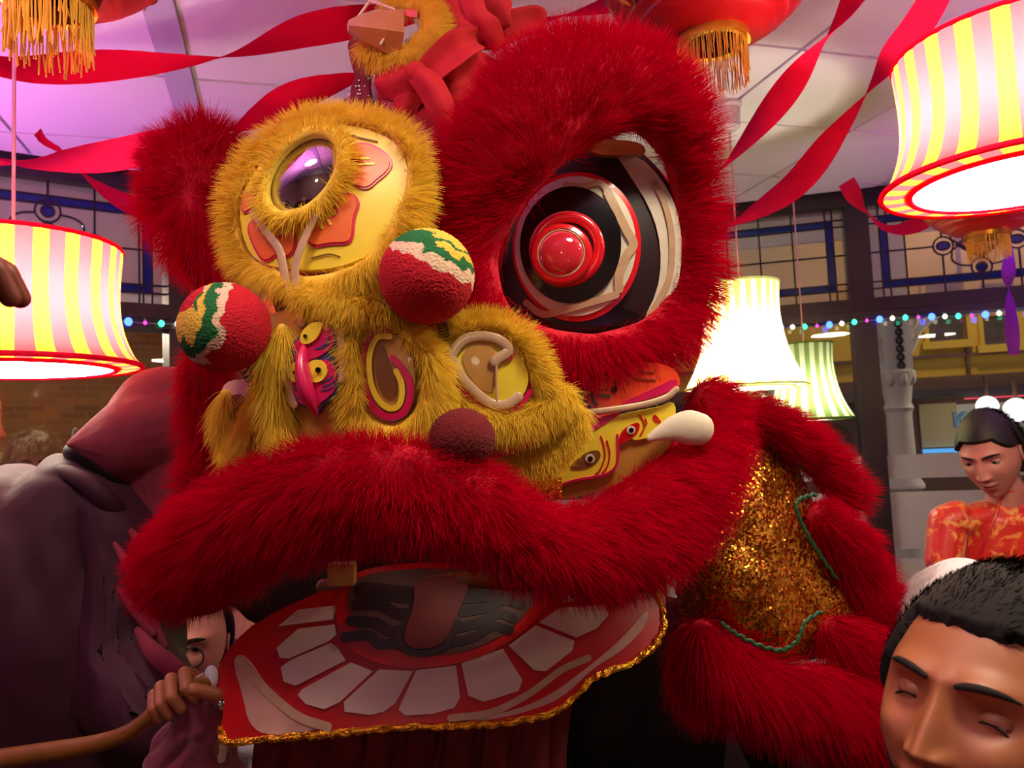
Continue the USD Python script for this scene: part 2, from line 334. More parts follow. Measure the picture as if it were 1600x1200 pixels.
# ------------------------------------------------------------------ fur
def fur(parent, mesh, count, length, material, comb=None, lift=.55, width=.0011, jitter=.35, name='fur_strands', back=-.35, clump=.4, seed=0, nseg=3):
    """Strands of fur rooted all over a mesh, combed along a direction field."""
    rng = np.random.default_rng(1000 + seed)
    pts, fi = trimesh.sample.sample_surface(mesh, int(count * 1.6), seed=seed)
    nn = mesh.face_normals[fi]; view = EYE - pts; view /= np.linalg.norm(view, axis=1, keepdims=True)
    ok = (nn * view).sum(1) > back; pts, nn = pts[ok][:count], nn[ok][:count]
    k = len(pts)
    cv = np.zeros((k, 3)) if comb is None else np.asarray(comb(pts, nn) if callable(comb) else np.broadcast_to(comb, (k, 3)))
    low = np.stack([meshkit.noise(pts * 28, 3 + a) for a in range(3)], 1) - .5; mid = np.stack([meshkit.noise(pts * 75, 13 + a) for a in range(3)], 1) - .5
    dirs = nn * lift + cv + low * clump * 1.3 + mid * clump + rng.normal(0, jitter * .35, (k, 3)); dirs /= np.linalg.norm(dirs, axis=1, keepdims=True)
    bad = (dirs * nn).sum(1) < .12; dirs[bad] += nn[bad] * .35; dirs /= np.linalg.norm(dirs, axis=1, keepdims=True)
    L = length * rng.uniform(.6, 1.1, k) * (.8 + .4 * meshkit.noise(pts * 22, 31))
    t = np.linspace(0, 1, nseg + 1); bend = cv * .35 + np.array([0, 0, -.18]) + rng.normal(0, .10, (k, 3))
    c = pts[:, None] - nn[:, None] * .002 + dirs[:, None] * (L[:, None] * t)[..., None] + bend[:, None] * (L[:, None] * t ** 2)[..., None]
    p = fresh(parent, name); loc = LOC.get(parent, np.zeros(3))
    b = UsdGeom.BasisCurves.Define(stage, p); b.CreateTypeAttr('linear')
    b.CreatePointsAttr(Vt.Vec3fArray.FromNumpy((c.reshape(-1, 3) - loc).astype(np.float32)))
    b.CreateCurveVertexCountsAttr(Vt.IntArray.FromNumpy(np.full(k, nseg + 1, np.int32)))
    wd = np.broadcast_to(width * (1 - .75 * t ** 1.5), (k, nseg + 1)).ravel()
    b.CreateWidthsAttr(Vt.FloatArray.FromNumpy(wd.astype(np.float32))); b.SetWidthsInterpolation('vertex')
    UsdShade.MaterialBindingAPI.Apply(b.GetPrim()).Bind(MAT[material]); tag(b.GetPrim(), kind='stuff')
    return p


# ------------------------------------------------------------------ the room
CORNER = np.array([.065, 4.21, 0.])
DL = np.array([-math.cos(math.radians(35.5)), -math.sin(math.radians(35.5)), 0]); DR = np.array([math.cos(math.radians(15)), -math.sin(math.radians(15)), 0])
NL = np.array([-DL[1], DL[0], 0]); NL = NL if NL @ (EYE - CORNER) > 0 else -NL       # into the room
NR = np.array([-DR[1], DR[0], 0]); NR = NR if NR @ (EYE - CORNER) > 0 else -NR
ZC = 2.75; Z = np.array([0, 0, 1.])
EL, ER = CORNER + DL * 4.3, CORNER + DR * 4.2
BACK = -3.2
foot = [CORNER[:2], ER[:2], (ER[0], BACK), (EL[0], BACK), EL[:2]]
room = Polygon(foot)
m = extrude(room, .1); m.apply_translation([0, 0, -.1]); struct('floor', m, 'floor_wood')
# ceiling: slab, grid bars and lift-out tiles (grid axes measured off the seams)
m = extrude(room, .08); m.apply_translation([0, 0, ZC + .012]); ceil = struct('ceiling', m, 'ceiling_grid')
ga, gb = math.radians(16), math.radians(16 + 90)
A_, B_ = np.array([math.cos(ga), math.sin(ga)]), np.array([math.cos(gb), math.sin(gb)])
for i in range(-9, 9):
    for j in range(-11, 8):
        b0, a0 = 1.98 + .525 * j, 1.52 + .6 * i
        g = .006
        q = [A_ * x + B_ * y for x, y in ((a0 + g, b0 + g), (a0 + .6 - g, b0 + g), (a0 + .6 - g, b0 + .525 - g), (a0 + g, b0 + .525 - g))]
        q = Polygon(q).intersection(room.buffer(-.04))
        if q.area < .002 or q.geom_type != 'Polygon': continue
        c_ = np.array(q.centroid.coords[0])
        if c_[1] < -.6: continue
        m = extrude(q, .012); m.apply_translation([0, 0, ZC + RNG.uniform(-.001, .001)]); part(ceil, 'tile', m, 'ceiling_tile')
m = extrude(Polygon([A_ * x + B_ * y for x, y in ((-.325, -3), (-.245, -3), (-.245, 3.9), (-.325, 3.9))]).intersection(room.buffer(-.05)), .012); m.apply_translation([0, 0, ZC - .014]); part(ceil, 'cover_strip', m, 'ceiling_grid')


def wall_box(o, d, n, s0, s1, z0, z1, t0, t1): return obox(o, d, n, Z, (s0, t0, z0), (s1, t1, z1))


SIDE = {'left': (CORNER, DL, NL), 'right': (CORNER, DR, NR)}
def plain_wall(name, a, b):
    a, b = np.array([*a, 0.]), np.array([*b, 0.]); d = nrm(b - a); n = np.array([-d[1], d[0], 0]); n = n if n @ (EYE - a) > 0 else -n
    struct(name, wall_box(a, d, n, 0, np.linalg.norm(b - a), 0, ZC + .09, -.12, 0), 'wall_paint')
plain_wall('wall_east', ER[:2], (ER[0], BACK)); plain_wall('wall_back', (ER[0], BACK), (EL[0], BACK)); plain_wall('wall_west', (EL[0], BACK), EL[:2])


def leaded(win, o, d, n, s0, s1, z0, z1, motif, cs=None):
    """A leaded transom light: every piece of glass a part, the lead came one part."""
    W = LW = .007; cs = (s0 + s1) / 2 if cs is None else cs; cz = (z0 + z1) / 2
    lines, bl = [], []
    ib, ob = .085, .052                                  # the blue border strip runs between these insets
    for k in (ib, ob):
        lines += [LineString([(s0 + k, z0), (s0 + k, z1)]), LineString([(s1 - k, z0), (s1 - k, z1)]), LineString([(s0, z0 + k), (s1, z0 + k)]), LineString([(s0, z1 - k), (s1, z1 - k)])]
    nv = 5
    xs = np.linspace(s0 + ib, s1 - ib, nv + 1)[1:-1] if not motif else [cs - .32, cs - .16, cs, cs + .16, cs + .32]
    holes = []
    if motif:
        for a, b in ((-.155, 0), (.155, 0), (0, .115), (0, -.115)):
            holes.append((Point(cs + a, cz + b).buffer(.043), Point(cs + a, cz + b).buffer(.022) if b else affinity.scale(Point(cs + a, cz + b).buffer(.022), 1.3, .9)))
        diamond = Polygon([(cs - .10, cz), (cs, cz + .075), (cs + .10, cz), (cs, cz - .075)])
        inter = [LineString([(cs - .13, cz - .035), (cs + .03, cz + .085)]), LineString([(cs - .13, cz + .035), (cs + .03, cz - .085)]), LineString([(cs + .13, cz - .035), (cs - .03, cz + .085)]), LineString([(cs + .13, cz + .035), (cs - .03, cz - .085)])]
        inter += [LineString([(cs - .085, cz - .06), (cs + .0, cz + .003)]), LineString([(cs - .05, cz + .0), (cs + .06, cz - .0)])][:0]
        for sx in (-1, 1):
            for sz in (-1, 1):
                inter.append(LineString(chaikin([(cs + sx * .045, cz + sz * .105), (cs + sx * .09, cz + sz * .10), (cs + sx * .125, cz + sz * .075), (cs + sx * .12, cz + sz * .035)], 2, False)))
        core = ops.unary_union([diamond.buffer(.012)] + [h[0] for h in holes])
    for x in xs:
        l = LineString([(x, z0 + (0 if True else ib)), (x, z1)]); lines.append(l.difference(core) if motif else l)
    l = LineString([(s0, cz), (s1, cz)]); lines.append(l.difference(core) if motif else l)
    lead = [x.buffer(W / 2) for x in lines]
    colour = []
    if motif:
        for ring, drop in holes: lead += [ring.boundary.buffer(W / 2), drop.boundary.buffer(W / 2)]; colour.append((drop.buffer(-W / 2), 'pane_blue'))
        lead += [x.buffer(W / 2) for x in inter] + [LineString([(cs - .05, cz - .0375), (cs + .05, cz + .0375)]).buffer(W / 2), LineString([(cs - .05, cz + .0375), (cs + .05, cz - .0375)]).buffer(W / 2), diamond.boundary.buffer(W / 2)]
    lead = ops.unary_union(lead).intersection(sbox(s0, z0, s1, z1))
    glass = sbox(s0, z0, s1, z1).difference(lead)
    fr = sbox(s0 + ob, z0 + ob, s1 - ob, z1 - ob).difference(sbox(s0 + ib, z0 + ib, s1 - ib, z1 - ib))
    def put(m): q = m.vertices.copy(); m.vertices = o + np.outer(q[:, 0], d) + np.outer(q[:, 1], Z) + np.outer(q[:, 2], n); trimesh.repair.fix_normals(m); return m
    for g in glass.geoms:
        if g.area < 3e-5: continue
        p = g.representative_point(); mt = 'pane_obscure'
        if fr.contains(p): mt = 'pane_blue'
        if motif:
            for ring, drop in holes:
                if drop.contains(p): mt = 'pane_blue'
            if diamond.contains(p): mt = 'pane_orange' if abs(p.x - cs) < .03 else 'pane_pink'
        h = extrude(g, .004); h.apply_translation([0, 0, -.052]); part(win, 'pane', put(h), mt)
    h = extrude(lead, .010); h.apply_translation([0, 0, -.055]); part(win, 'lead_came', put(h), 'lead')


def window_wall(side, panels, frost):
    o, d, n = SIDE[side]; end = 4.3 if side == 'left' else 4.2
    fr = []
    # head, rail, sill wall
    w = struct(f'wall_{side}', wall_box(o, d, n, 0, end, 0, .45, -.14, 0), 'dark_wood')
    part(w, 'head_beam', wall_box(o, d, n, 0, end, 2.68, ZC + .09, -.12, 0), 'dark_wood')
    part(w, 'transom_rail', wall_box(o, d, n, 0, end, 2.125, 2.225, -.11, .012), 'dark_wood')
    part(w, 'rail_moulding', wall_box(o, d, n, 0, end, 2.165, 2.180, .012, .02), 'dark_wood')
    edges = [0.] + [x for p in panels for x in p[:2]] + [end]
    for a, b in zip(edges[0::2], edges[1::2]):
        if b - a > .01:
            part(w, 'post', cat(wall_box(o, d, n, a, b, .45, 2.125, -.12, .004), wall_box(o, d, n, a, b, 2.225, 2.68, -.12, .004)), 'dark_wood')
    for i, (a, b, motif, cs) in enumerate(panels):
        win = struct_x(f"window_{len([k for k in _used if k[1].startswith('window_') and k[0] == '/World']) + 1}")
        leaded(win, o, d, n, a, b, 2.225, 2.68, motif, cs)
        part(win, 'pane', wall_box(o, d, n, a, b, .45, 2.125, -.056, -.050), 'pane_clear')
        for z0, z1 in frost: part(win, 'frosted_band', wall_box(o, d, n, a + .002, b - .002, z0, z1, -.0495, -.0485), 'frost')
window_wall('right', [(.06, .62, False, None), (.68, 1.63, False, None), (1.735, 2.685, True, 2.215), (2.79, 3.74, True, None)], [(1.365, 1.476), (1.037, 1.303), (.50, .993)])
window_wall('left', [(.06, .82, False, None), (.88, 1.68, False, None), (1.765, 2.62, True, 2.185), (2.72, 3.6, True, None)], [(1.30, 1.555), (.98, 1.25), (.50, .94)])

# ------------------------------------------------------------------ the street outside
struct('ground', bx((-25, -8, -.30), (30, 30, -.12)), 'asphalt')
so = extrude(Polygon([tuple((CORNER + DL * 9 - NL * .13)[:2]), tuple((CORNER - (NL + NR) * .1)[:2]), tuple((CORNER + DR * 9 - NR * .13)[:2]), tuple((CORNER + DR * 9 - NR * 2.1)[:2]), tuple((CORNER - (NL + NR) * 1.25)[:2]), tuple((CORNER + DL * 9 - NL * 2.1)[:2])]), .08)
so.apply_translation([0, 0, 3.3]); ver = thing('street_verandah', 'pale boarded verandah roof over the pavement outside the windows', 'verandah', (0, 5, 3.3))
part(ver, 'soffit', so, 'soffit_board')
for k in range(8): part(ver, 'soffit_batten', wall_box(CORNER, DR, NR, -.1 + k * .9, -.02 + k * .9, 3.22, 3.3, -1.9, -.2), 'soffit_board')
part(ver, 'fascia', wall_box(CORNER, DR, NR, -1, 9, 3.0, 3.42, -2.16, -2.1), 'cast_iron_white')

col = P(1404, 640, 5.6); cz0 = -.12
ic = thing('verandah_column', 'white cast-iron verandah column with scrolled capital outside the right window', 'column', (col[0], col[1], cz0))
CO = np.array([col[0], col[1], 0])
zz = lambda y: P(1404, y, 5.6)[2]
part(ic, 'shaft', lathe([(0, cz0), (.13, cz0), (.13, .55), (.095, .62), (.085, 1.16), (.125, 1.18), (.13, zz(762)), (.13, zz(757)), (.09, zz(742)), (.083, zz(650)), (.09, zz(640)), (0, zz(640))], 32, CO), 'cast_iron_white', 40)
part(ic, 'capital', lathe([(0, zz(645)), (.085, zz(645)), (.10, zz(638)), (.085, zz(630)), (.10, zz(604)), (.125, zz(590)), (.13, zz(582)), (.105, zz(578)), (0, zz(578))], 32, CO), 'cast_iron_white', 40)
for k in range(8):
    a = k * math.pi / 4; part(ic, 'capital_leaf', ball(CO + [.105 * math.cos(a), .105 * math.sin(a), zz(592)], (.028, .028, .05), 2), 'cast_iron_white', True)
part(ic, 'post', bx(CO + [-.085, -.085, zz(580)], CO + [.085, .085, 3.25]), 'cast_iron_white')
for k in range(7):
    part(ic, 'rosette', lathe([(.012, 0), (.026, .0), (.03, -.012), (.02, -.02), (.012, -.012)], 12, [CO[0], CO[1] - .085, zz(572 - 13 * k)], (0, 1, 0)), 'lead', 40)
for s in (-1, 1):
    pts = [(CO[0] + s * .08, CO[1], zz(560)), (CO[0] + s * .14, CO[1], zz(540)), (CO[0] + s * .2, CO[1], zz(515)), (CO[0] + s * .34, CO[1], zz(492)), (CO[0] + s * .5, CO[1], zz(480))]
    part(ic, 'bracket', cat(tube(pts, .022, .02, (0, 1, 0), 24, 8), tube([(CO[0] + s * .1, CO[1], zz(520)), (CO[0] + s * .17, CO[1], zz(505)), (CO[0] + s * .15, CO[1], zz(490)), (CO[0] + s * .1, CO[1], zz(495))], .018, .02, (0, 1, 0), 16, 8), tube([(CO[0] + s * .16, CO[1], zz(515)), (CO[0] + s * .28, CO[1], zz(500)), (CO[0] + s * .3, CO[1], zz(478))], .016, .02, (0, 1, 0), 16, 8), bx(CO + [s * .08, -.015, zz(530)], CO + [s * .2, .015, zz(470)])), 'cast_iron_white', 40)

# the yellow building over the road
YB = 13.0
ya, yb = P(1330, 600, YB), P(1330, 600, YB)
yd = nrm([1, -.30, 0]); yn = nrm([-.30, -1, 0]); YO = np.array([P(1400, 600, YB)[0], P(1400, 600, YB)[1], 0.])
def yz(px, py):
    d = ray(px, py); t = yn @ (YO - EYE) / (yn @ d); q = EYE + t * d - YO; return q @ yd, q[2] + 0.
yel = thing('yellow_building', 'yellow painted two-storey building with sash windows across the street', 'building', (YO[0], YO[1], -.12))
ybox = lambda s0, s1, z0, z1, t0, t1: obox(YO, yd, yn, Z, (s0, t0, z0), (s1, t1, z1))
_, zt = yz(1430, 592); _, zl = yz(1430, 660)
part(yel, 'upper_wall', ybox(-7, 9, zt, 9, -.4, 0), 'yellow_wall')
part(yel, 'string_course', ybox(-7, 9, yz(1430, 562)[1], yz(1430, 557)[1], 0, .08), 'street_trim')
for x0, x1, y0, y1 in ((1452, 1497, 440, 535), (1538, 1582, 440, 540), (1622, 1668, 440, 545)):
    (s0, zb), (s1, zu) = yz(x0, y1), yz(x1, y0)
    f = part(yel, 'window', cat(ybox(s0 - .07, s0, zb, zu, 0, .05), ybox(s1, s1 + .07, zb, zu, 0, .05), ybox(s0 - .12, s1 + .12, zb - .12, zb, 0, .12), ybox(s0, s1, (zb + zu) / 2 - .03, (zb + zu) / 2 + .03, .0, .04)), 'yellow_wall')
    part(f, 'window_pane', ybox(s0, s1, zb, zu, .005, .015), 'street_glass')
part(yel, 'downpipe', ybox(yz(1503, 500)[0], yz(1508, 500)[0], zt, 8, 0, .08), 'street_trim')
part(yel, 'fascia', ybox(-7, 9, yz(1430, 612)[1], zt, -.3, .25), 'street_trim'); part(yel, 'canopy', ybox(-7, 9, yz(1430, 625)[1], yz(1430, 612)[1], -.3, .5), 'dark_wood')
part(yel, 'shop_wall', ybox(-7, 9, -.12, yz(1430, 625)[1], -.5, -.3), 'street_trim')
(s0, z0), (s1, z1) = yz(1446, 700), yz(1500, 628); part(yel, 'shop_window', ybox(s0, s1, z0, z1, -.3, -.26), 'stone_cream')
(s0, z0), (s1, z1) = yz(1500, 720), yz(1680, 622); part(yel, 'shop_window', ybox(s0, s1, z0, z1, -.3, -.27), 'shop_white')
(s0, z0), (s1, z1) = yz(1447, 709), yz(1540, 699); part(yel, 'sign_strip', ybox(s0, s1, z0, z1, -.26, -.2), 'shop_sign')
(s0, z0), (s1, z1) = yz(1494, 626), yz(1640, 617); part(yel, 'awning_tube', ybox(s0, s1, z0, z1, .5, .56), 'awning_light')
(s0, z0) = yz(1494, 667); t = meshkit.text_mesh('K', .24, .03, True)
t.vertices = YO + np.outer(t.vertices[:, 0] + s0, yd) + np.outer(t.vertices[:, 1] + z0, Z) + np.outer(t.vertices[:, 2] - .26, yn); part(yel, 'shop_letter', t, 'sign_blue')
(s0, z0) = yz(1592, 667); t = meshkit.text_mesh('K', .24, .03, True)
t.vertices = YO + np.outer(t.vertices[:, 0] + s0, yd) + np.outer(t.vertices[:, 1] + z0, Z) + np.outer(t.vertices[:, 2] - .26, yn); part(yel, 'shop_letter', t, 'paint_blue')
for i, (x, y) in enumerate(((1518, 638), (1560, 643), (1602, 643))):
    s, z = yz(x, y); o = YO + yd * s + yn * .9 + Z * z
    g = thing('globe_lamp', ('white glowing globe lamp at the far shop front, leftmost of three', 'white glowing globe lamp at the far shop front, above the waitress', 'white glowing globe lamp at the far shop front, at the photo edge')[i], 'lamp', o, 'globe lamps on the far shop')
    part(g, 'globe', ball(o, .17 if i else .15, 3), 'shop_globe', True); part(g, 'stem', bx(o + [-.02, -.02, .15], o + [.02, .02, .45]), 'street_trim')

# brick building opposite the left window
LO = CORNER - NL * 6.5
brk = thing('brick_building', 'long brown brick building across the street behind the left window', 'building', (LO[0] - 4, LO[1] - 3, -.12))
lb = lambda s0, s1, z0, z1, t0, t1: obox(LO, DL, NL, Z, (s0, t0, z0), (s1, t1, z1))
part(brk, 'wall', lb(-1.5, 14, 1.72, 7, -.3, 0), 'far_brick'); part(brk, 'yellow_ledge', lb(-1.5, 14, 1.66, 1.76, 0, .12), 'yellow_wall'); part(brk, 'base_wall', lb(-1.5, 14, -.12, 1.68, -.3, -.02), 'soffit_board')
part(brk, 'vent', lb(5.1, 5.5, 1.80, 1.95, 0, .05), 'street_trim')
for k in range(5): part(brk, 'quoin', lb(3.05 - .12 * (k % 2), 3.4, 2.05 + k * .24, 2.27 + k * .24, 0, .06), 'stone_cream')
part(brk, 'white_canopy', lb(-1.5, 14, 3.16, 3.42, 0, .5), 'sill_white')

# ------------------------------------------------------------------ pendant lamps
def pendant(label, px, py, d, R, ca, cb, power, rim='shade_rim', n=44, hs=1.03, glow=(1., .74, .60), tall=False):
    """px, py: middle of the lower rim."""
    o = P(px, py, d)
    t = thing('pendant_lamp', label, 'lamp', o)
    prof = np.array([(1.0, 0), (.955, .05), (.91, .12), (.845, .30), (.815, .5), (.815, .72), (.84, hs)]) * R
    tr = .84
    if tall: hs, tr = 1.75, .64; prof = np.array([(1.0, 0), (.92, .14), (.82, .34), (.71, .64), (.64, 1.0), (.615, 1.36), (.64, 1.75)]) * R
    prof = spline(prof, 16)
    sh = part(t, 'shade', cat(tube([o + R * np.array([tr * math.cos(a), tr * math.sin(a), hs]) for a in np.linspace(0, 2 * math.pi, 24, endpoint=False)], .004, n=48, m=6, closed=True), tube([o + R * np.array([math.cos(a), math.sin(a), 0]) for a in np.linspace(0, 2 * math.pi, 24, endpoint=False)], .0045, n=48, m=6, closed=True), tube([o + R * np.array([.79 * math.cos(a), .79 * math.sin(a), -.015]) for a in np.linspace(0, 2 * math.pi, 24, endpoint=False)], .005, n=48, m=6, closed=True)), rim, True)
    for k in range(n):
        a = np.linspace(2 * math.pi * k / n, 2 * math.pi * (k + 1) / n, 4); bul = 1 + .012 * np.sin(np.linspace(0, math.pi, 4))
        g = np.array([[o + np.array([r * b * math.cos(x), r * b * math.sin(x), h]) for x, b in zip(a, bul)] for r, h in prof])
        v = g.reshape(-1, 3); f = grid_faces(len(prof), 4, False)
        part(sh, 'stripe', (v, f), ca if k % 2 else cb, True)
        g = np.array([[o + np.array([r * math.cos(x), r * math.sin(x), h]) for x in a] for r, h in ((R, 0), (.9 * R, -.012 * R), (.79 * R, -.015 * R))])
        part(sh, 'underside_stripe', (g.reshape(-1, 3), grid_faces(3, 4, False)), ca if k % 2 else cb, True)
    dfz = part(t, 'diffuser', lathe([(0, -.017 * R), (.775 * R, -.017 * R), (.775 * R, -.003 * R), (0, -.003 * R)], 48, o), 'white_plastic'); part(dfz, 'glowing_face', lathe([(0, -.022 * R), (.765 * R, -.022 * R), (.765 * R, -.018 * R), (0, -.018 * R)], 48, o), 'lamp_glow')
    part(t, 'bulb', ball(o + [0, 0, .5 * R], .03, 3), 'lamp_glow', True)
    part(t, 'bulb_holder', lathe([(0, .62 * R), (.02, .62 * R), (.02, (hs - .05) * R), (.012, (hs + .02) * R), (0, (hs + .02) * R)], 20, o), 'white_plastic', 40)
    for k in range(3):
        a = k * 2.094; part(t, 'spoke', tube([o + [0, 0, hs * R], o + R * np.array([tr * math.cos(a), tr * math.sin(a), hs])], .002, n=3, m=6, ref=(0, 0, 1)), rim)
    part(t, 'flex', tube([o + [0, 0, hs * R], [o[0], o[1], ZC - .03]], .0032, n=4, m=8, ref=(1, 0, 0)), 'cord', True)
    part(t, 'ceiling_rose', lathe([(0, ZC - .001), (.05, ZC - .001), (.05, ZC - .012), (.042, ZC - .02), (.038, ZC - .085), (.02, ZC - .10), (0, ZC - .10)], 24, (o[0], o[1], 0)), 'white_plastic', 40)
    sphere_light(t + '/bulb_light', (0, 0, .5 * R), .032, glow, power)
    return t


pendant('pink and yellow striped pendant lampshade hanging at the left photo edge', 20, 574, 1.35, .2, 'shade_pink', 'shade_yellow', 420)
pendant('large pink and yellow striped pendant lampshade before a red lantern, upper right', 1600, 280, 1.22, .2, 'shade_pink', 'shade_yellow', 420)
pendant('glaring white and lime striped pendant lampshade right beside the lion eye fur', 1166, 605, 2.7, .2, 'shade_cream', 'shade_lime', 620, 'shade_mint', glow=(1., .92, .74), tall=True)
pendant('dim green and mint striped pendant lampshade farther back near the window', 1264, 655, 3.45, .185, 'shade_green', 'shade_mint', 90, 'shade_green', 36, glow=(1., .95, .78), tall=True)


# ------------------------------------------------------------------ red paper lanterns
def lantern(label, px, py, d, R, tass_len):
    """px, py: middle of the lantern's lower opening."""
    o = P(px, py, d)
    t = thing('paper_lantern', label, 'lantern', o, 'red lanterns with golden tassels')
    H = R * 1.45
    def rr(u): return R * (.30 + .70 * np.sin(np.pi * np.clip(u, 0, 1)) ** .62)
    us = np.linspace(.0, 1., 73); prof = [(rr(u) * (1 + .02 * math.cos(2 * math.pi * u * 18)), u * H) for u in us]
    part(t, 'paper_body', lathe(prof, 64, o), 'lantern_red', True)
    for k in range(10):                                   # gold prints of leaf strokes
        for q in range(7):
            a = 2 * math.pi * (k + .5) / 10 + RNG.uniform(-.13, .13); u = RNG.uniform(.14, .5); da = RNG.uniform(-.12, .12); du = RNG.uniform(.03, .09)
            pts = [o + np.array([(rr(x) * 1.02 + .001) * math.cos(y), (rr(x) * 1.02 + .001) * math.sin(y), x * H]) for x, y in zip(np.linspace(u, u + du, 4), np.linspace(a, a + da, 4))]
            part(t, 'gold_print', tube(pts, [.001, .004, .004, .001], [.0008] * 4, [math.cos(a), math.sin(a), 0], 8, 6), 'gold_print')
    part(t, 'bottom_ring', lathe([(.26 * R, -.012), (.34 * R, -.012), (.34 * R, .012), (.26 * R, .012), (.26 * R, -.012)], 40, o), 'gold_print', 40)
    part(t, 'top_ring', lathe([(.0, H + .012), (.32 * R, H + .012), (.32 * R, H - .012), (0, H - .012)], 40, o), 'gold_print', 40)
    ths = []
    n = 150
    for k in range(n):
        a = 2 * math.pi * k / n; r = .30 * R; L = tass_len * RNG.uniform(.8, 1.02) if RNG.random() < .7 else tass_len * RNG.uniform(.45, .8)
        w = RNG.normal(0, .0022, 4)
        ths.append(tube([o + [r * math.cos(a), r * math.sin(a), .0], o + [r * math.cos(a) + w[0], r * math.sin(a) + w[1], -L * .5], o + [r * math.cos(a) + w[2], r * math.sin(a) + w[3], -L]], .0011, n=4, m=4, ref=(1, .3, 0), round_ends=False))
    part(t, 'tassel', cat(*ths), 'tassel_gold', kind='stuff')
    part(t, 'hanging_string', tube([o + [0, 0, H], [o[0], o[1], ZC]], .0016, n=3, m=6, ref=(1, 0, 0)), 'cord')
    return t
lantern('red paper lantern with gold prints and golden tassel directly above the lion', 1114, 62, 1.6, .212, .10)
lantern('red lantern mostly above the top left corner, its golden tassel hanging in view', 78, -2, 1.05, .165, .085)
lantern('small red lantern with golden tassel behind the right striped lampshade', 1543, 366, 2.6, .2, .085)


# ------------------------------------------------------------------ crepe streamers
def streamer(label, pts, width, twists, material='crepe', phase=0., n=110):
    """pts: (px, py, depth). A ribbon twisted along its path."""
    c = spline([P(*q) for q in pts], n); t = np.gradient(c, axis=0); t /= np.linalg.norm(t, axis=1, keepdims=True)
    up = Z - (t @ Z)[:, None] * t; up /= np.linalg.norm(up, axis=1, keepdims=True); sd = np.cross(t, up)
    a = phase + np.linspace(0, twists * math.pi, n); wd = (np.cos(a)[:, None] * up + np.sin(a)[:, None] * sd)
    u = np.linspace(-.5, .5, 7); curl = (u ** 2 - .12) * .25
    nn = np.cross(t, wd)
    g = c[:, None] + wd[:, None] * (u[:, None] * width)[None] + nn[:, None] * (curl[:, None] * width)[None]
    g = g + (meshkit.noise(g * 60) - .5)[..., None] * .003
    return single('crepe_streamer', sheet(g, .0007), material, label, 'streamer', 'twisted crepe streamers', smooth=True)
streamer('red crepe streamer twisting across the top left of the ceiling into the lion horn', [(-120, 60, 1.75), (20, 104, 1.72), (180, 102, 1.7), (350, 88, 1.68), (480, 48, 1.65), (640, 20, 1.6)], .066, 2.0, phase=1.5)
streamer('short red crepe streamer rising from behind the red ear puff to the horn', [(330, 215, 1.5), (400, 183, 1.5), (480, 145, 1.5), (600, 110, 1.5)], .058, 1.2, phase=1.57)
streamer('bright pinkish red crepe streamer swagging low across the left window top', [(-150, 235, 1.8), (0, 250, 1.75), (80, 250, 1.72), (180, 242, 1.7), (300, 215, 1.65)], .066, 1.15, 'crepe_pink', phase=.75)
streamer('thin dark red crepe end dangling from the ceiling at the left', [(58, 206, 2.3), (72, 222, 2.3), (100, 238, 2.3), (118, 256, 2.3)], .028, .5, phase=.2)
streamer('pink crepe strip slanting down in front of the left leaded window', [(112, 256, 2.2), (150, 285, 2.2), (190, 312, 2.2), (260, 345, 2.2)], .055, .7, 'crepe_pink', phase=1.2)
streamer('long red crepe streamer nearest the lion at the right, twisting up past the lantern', [(1060, 315, 1.7), (1120, 270, 1.7), (1200, 178, 1.65), (1262, 98, 1.6), (1320, 20, 1.55), (1360, -60, 1.5)], .056, 2.2, 'crepe_pink', phase=.4)
streamer('long red crepe streamer beside the large right lampshade, swinging down to the window', [(1095, 375, 2.0), (1150, 345, 1.95), (1240, 290, 1.85), (1310, 205, 1.75), (1380, 110, 1.65), (1440, 30, 1.6), (1500, -80, 1.5)], .062, 2.4, 'crepe_pink', phase=.9)
streamer('pink crepe swag hooked on the window head behind the right lampshade', [(1322, 284, 3.2), (1345, 320, 3.2), (1385, 355, 3.15), (1430, 352, 3.1), (1480, 325, 3.0), (1560, 330, 2.95)], .066, 1.3, 'crepe_pink', phase=.5)
streamer('purple crepe strip dangling by the fairy lights at the right edge', [(1578, 360, 3.2), (1576, 430, 3.2), (1580, 490, 3.2), (1584, 555, 3.2)], .05, 1.5, 'crepe_purple', phase=1.2)
streamer('red crepe streamer crossing the ceiling behind the lion crown', [(800, 40, 1.9), (900, 20, 1.9), (1000, -10, 1.9), (1100, -60, 1.9)], .066, .8, 'crepe_pink', phase=1.4)


# ------------------------------------------------------------------ fairy lights
def fairy(label, side, s0, s1, z0, z1, step, first):
    o, d, n = SIDE[side]; mid = lambda s: o + d * s + n * .03 + Z * (z0 + (z1 - z0) * (s - s0) / (s1 - s0) - .006 * math.sin((s - s0) * 9))
    t = thing('fairy_lights', label, 'string lights', mid(s0), 'fairy lights along the window rails')
    ss = np.linspace(s0, s1, 60); part(t, 'cable', tube([mid(s) for s in ss], .0022, n=120, m=6, ref=n), 'fairy_wire', True)
    order = ['blue', 'white', 'green', 'magenta']; k = first; s = s0 + .02
    while s < s1:
        c = order[k % 4]; r = {'blue': .0145, 'white': .010, 'green': .0115, 'magenta': .007}[c]
        b = part(t, 'bulb', ball(mid(s) + n * .006, (r, r, r * 1.15), 2), 'bulb_' + c, True); part(b, 'bulb_base', lathe([(0, 0), (.004, 0), (.004, .012), (0, .012)], 8, mid(s) + [0, 0, .006]), 'fairy_wire')
        s += step; k += 1
fairy('multicoloured fairy lights along the rail of the right window', 'right', 1.28, 3.4, 2.115, 2.095, .0555, 0)
fairy('multicoloured fairy lights along the rail of the left window', 'left', 1.66, 3.4, 2.148, 2.148, .06, 0)

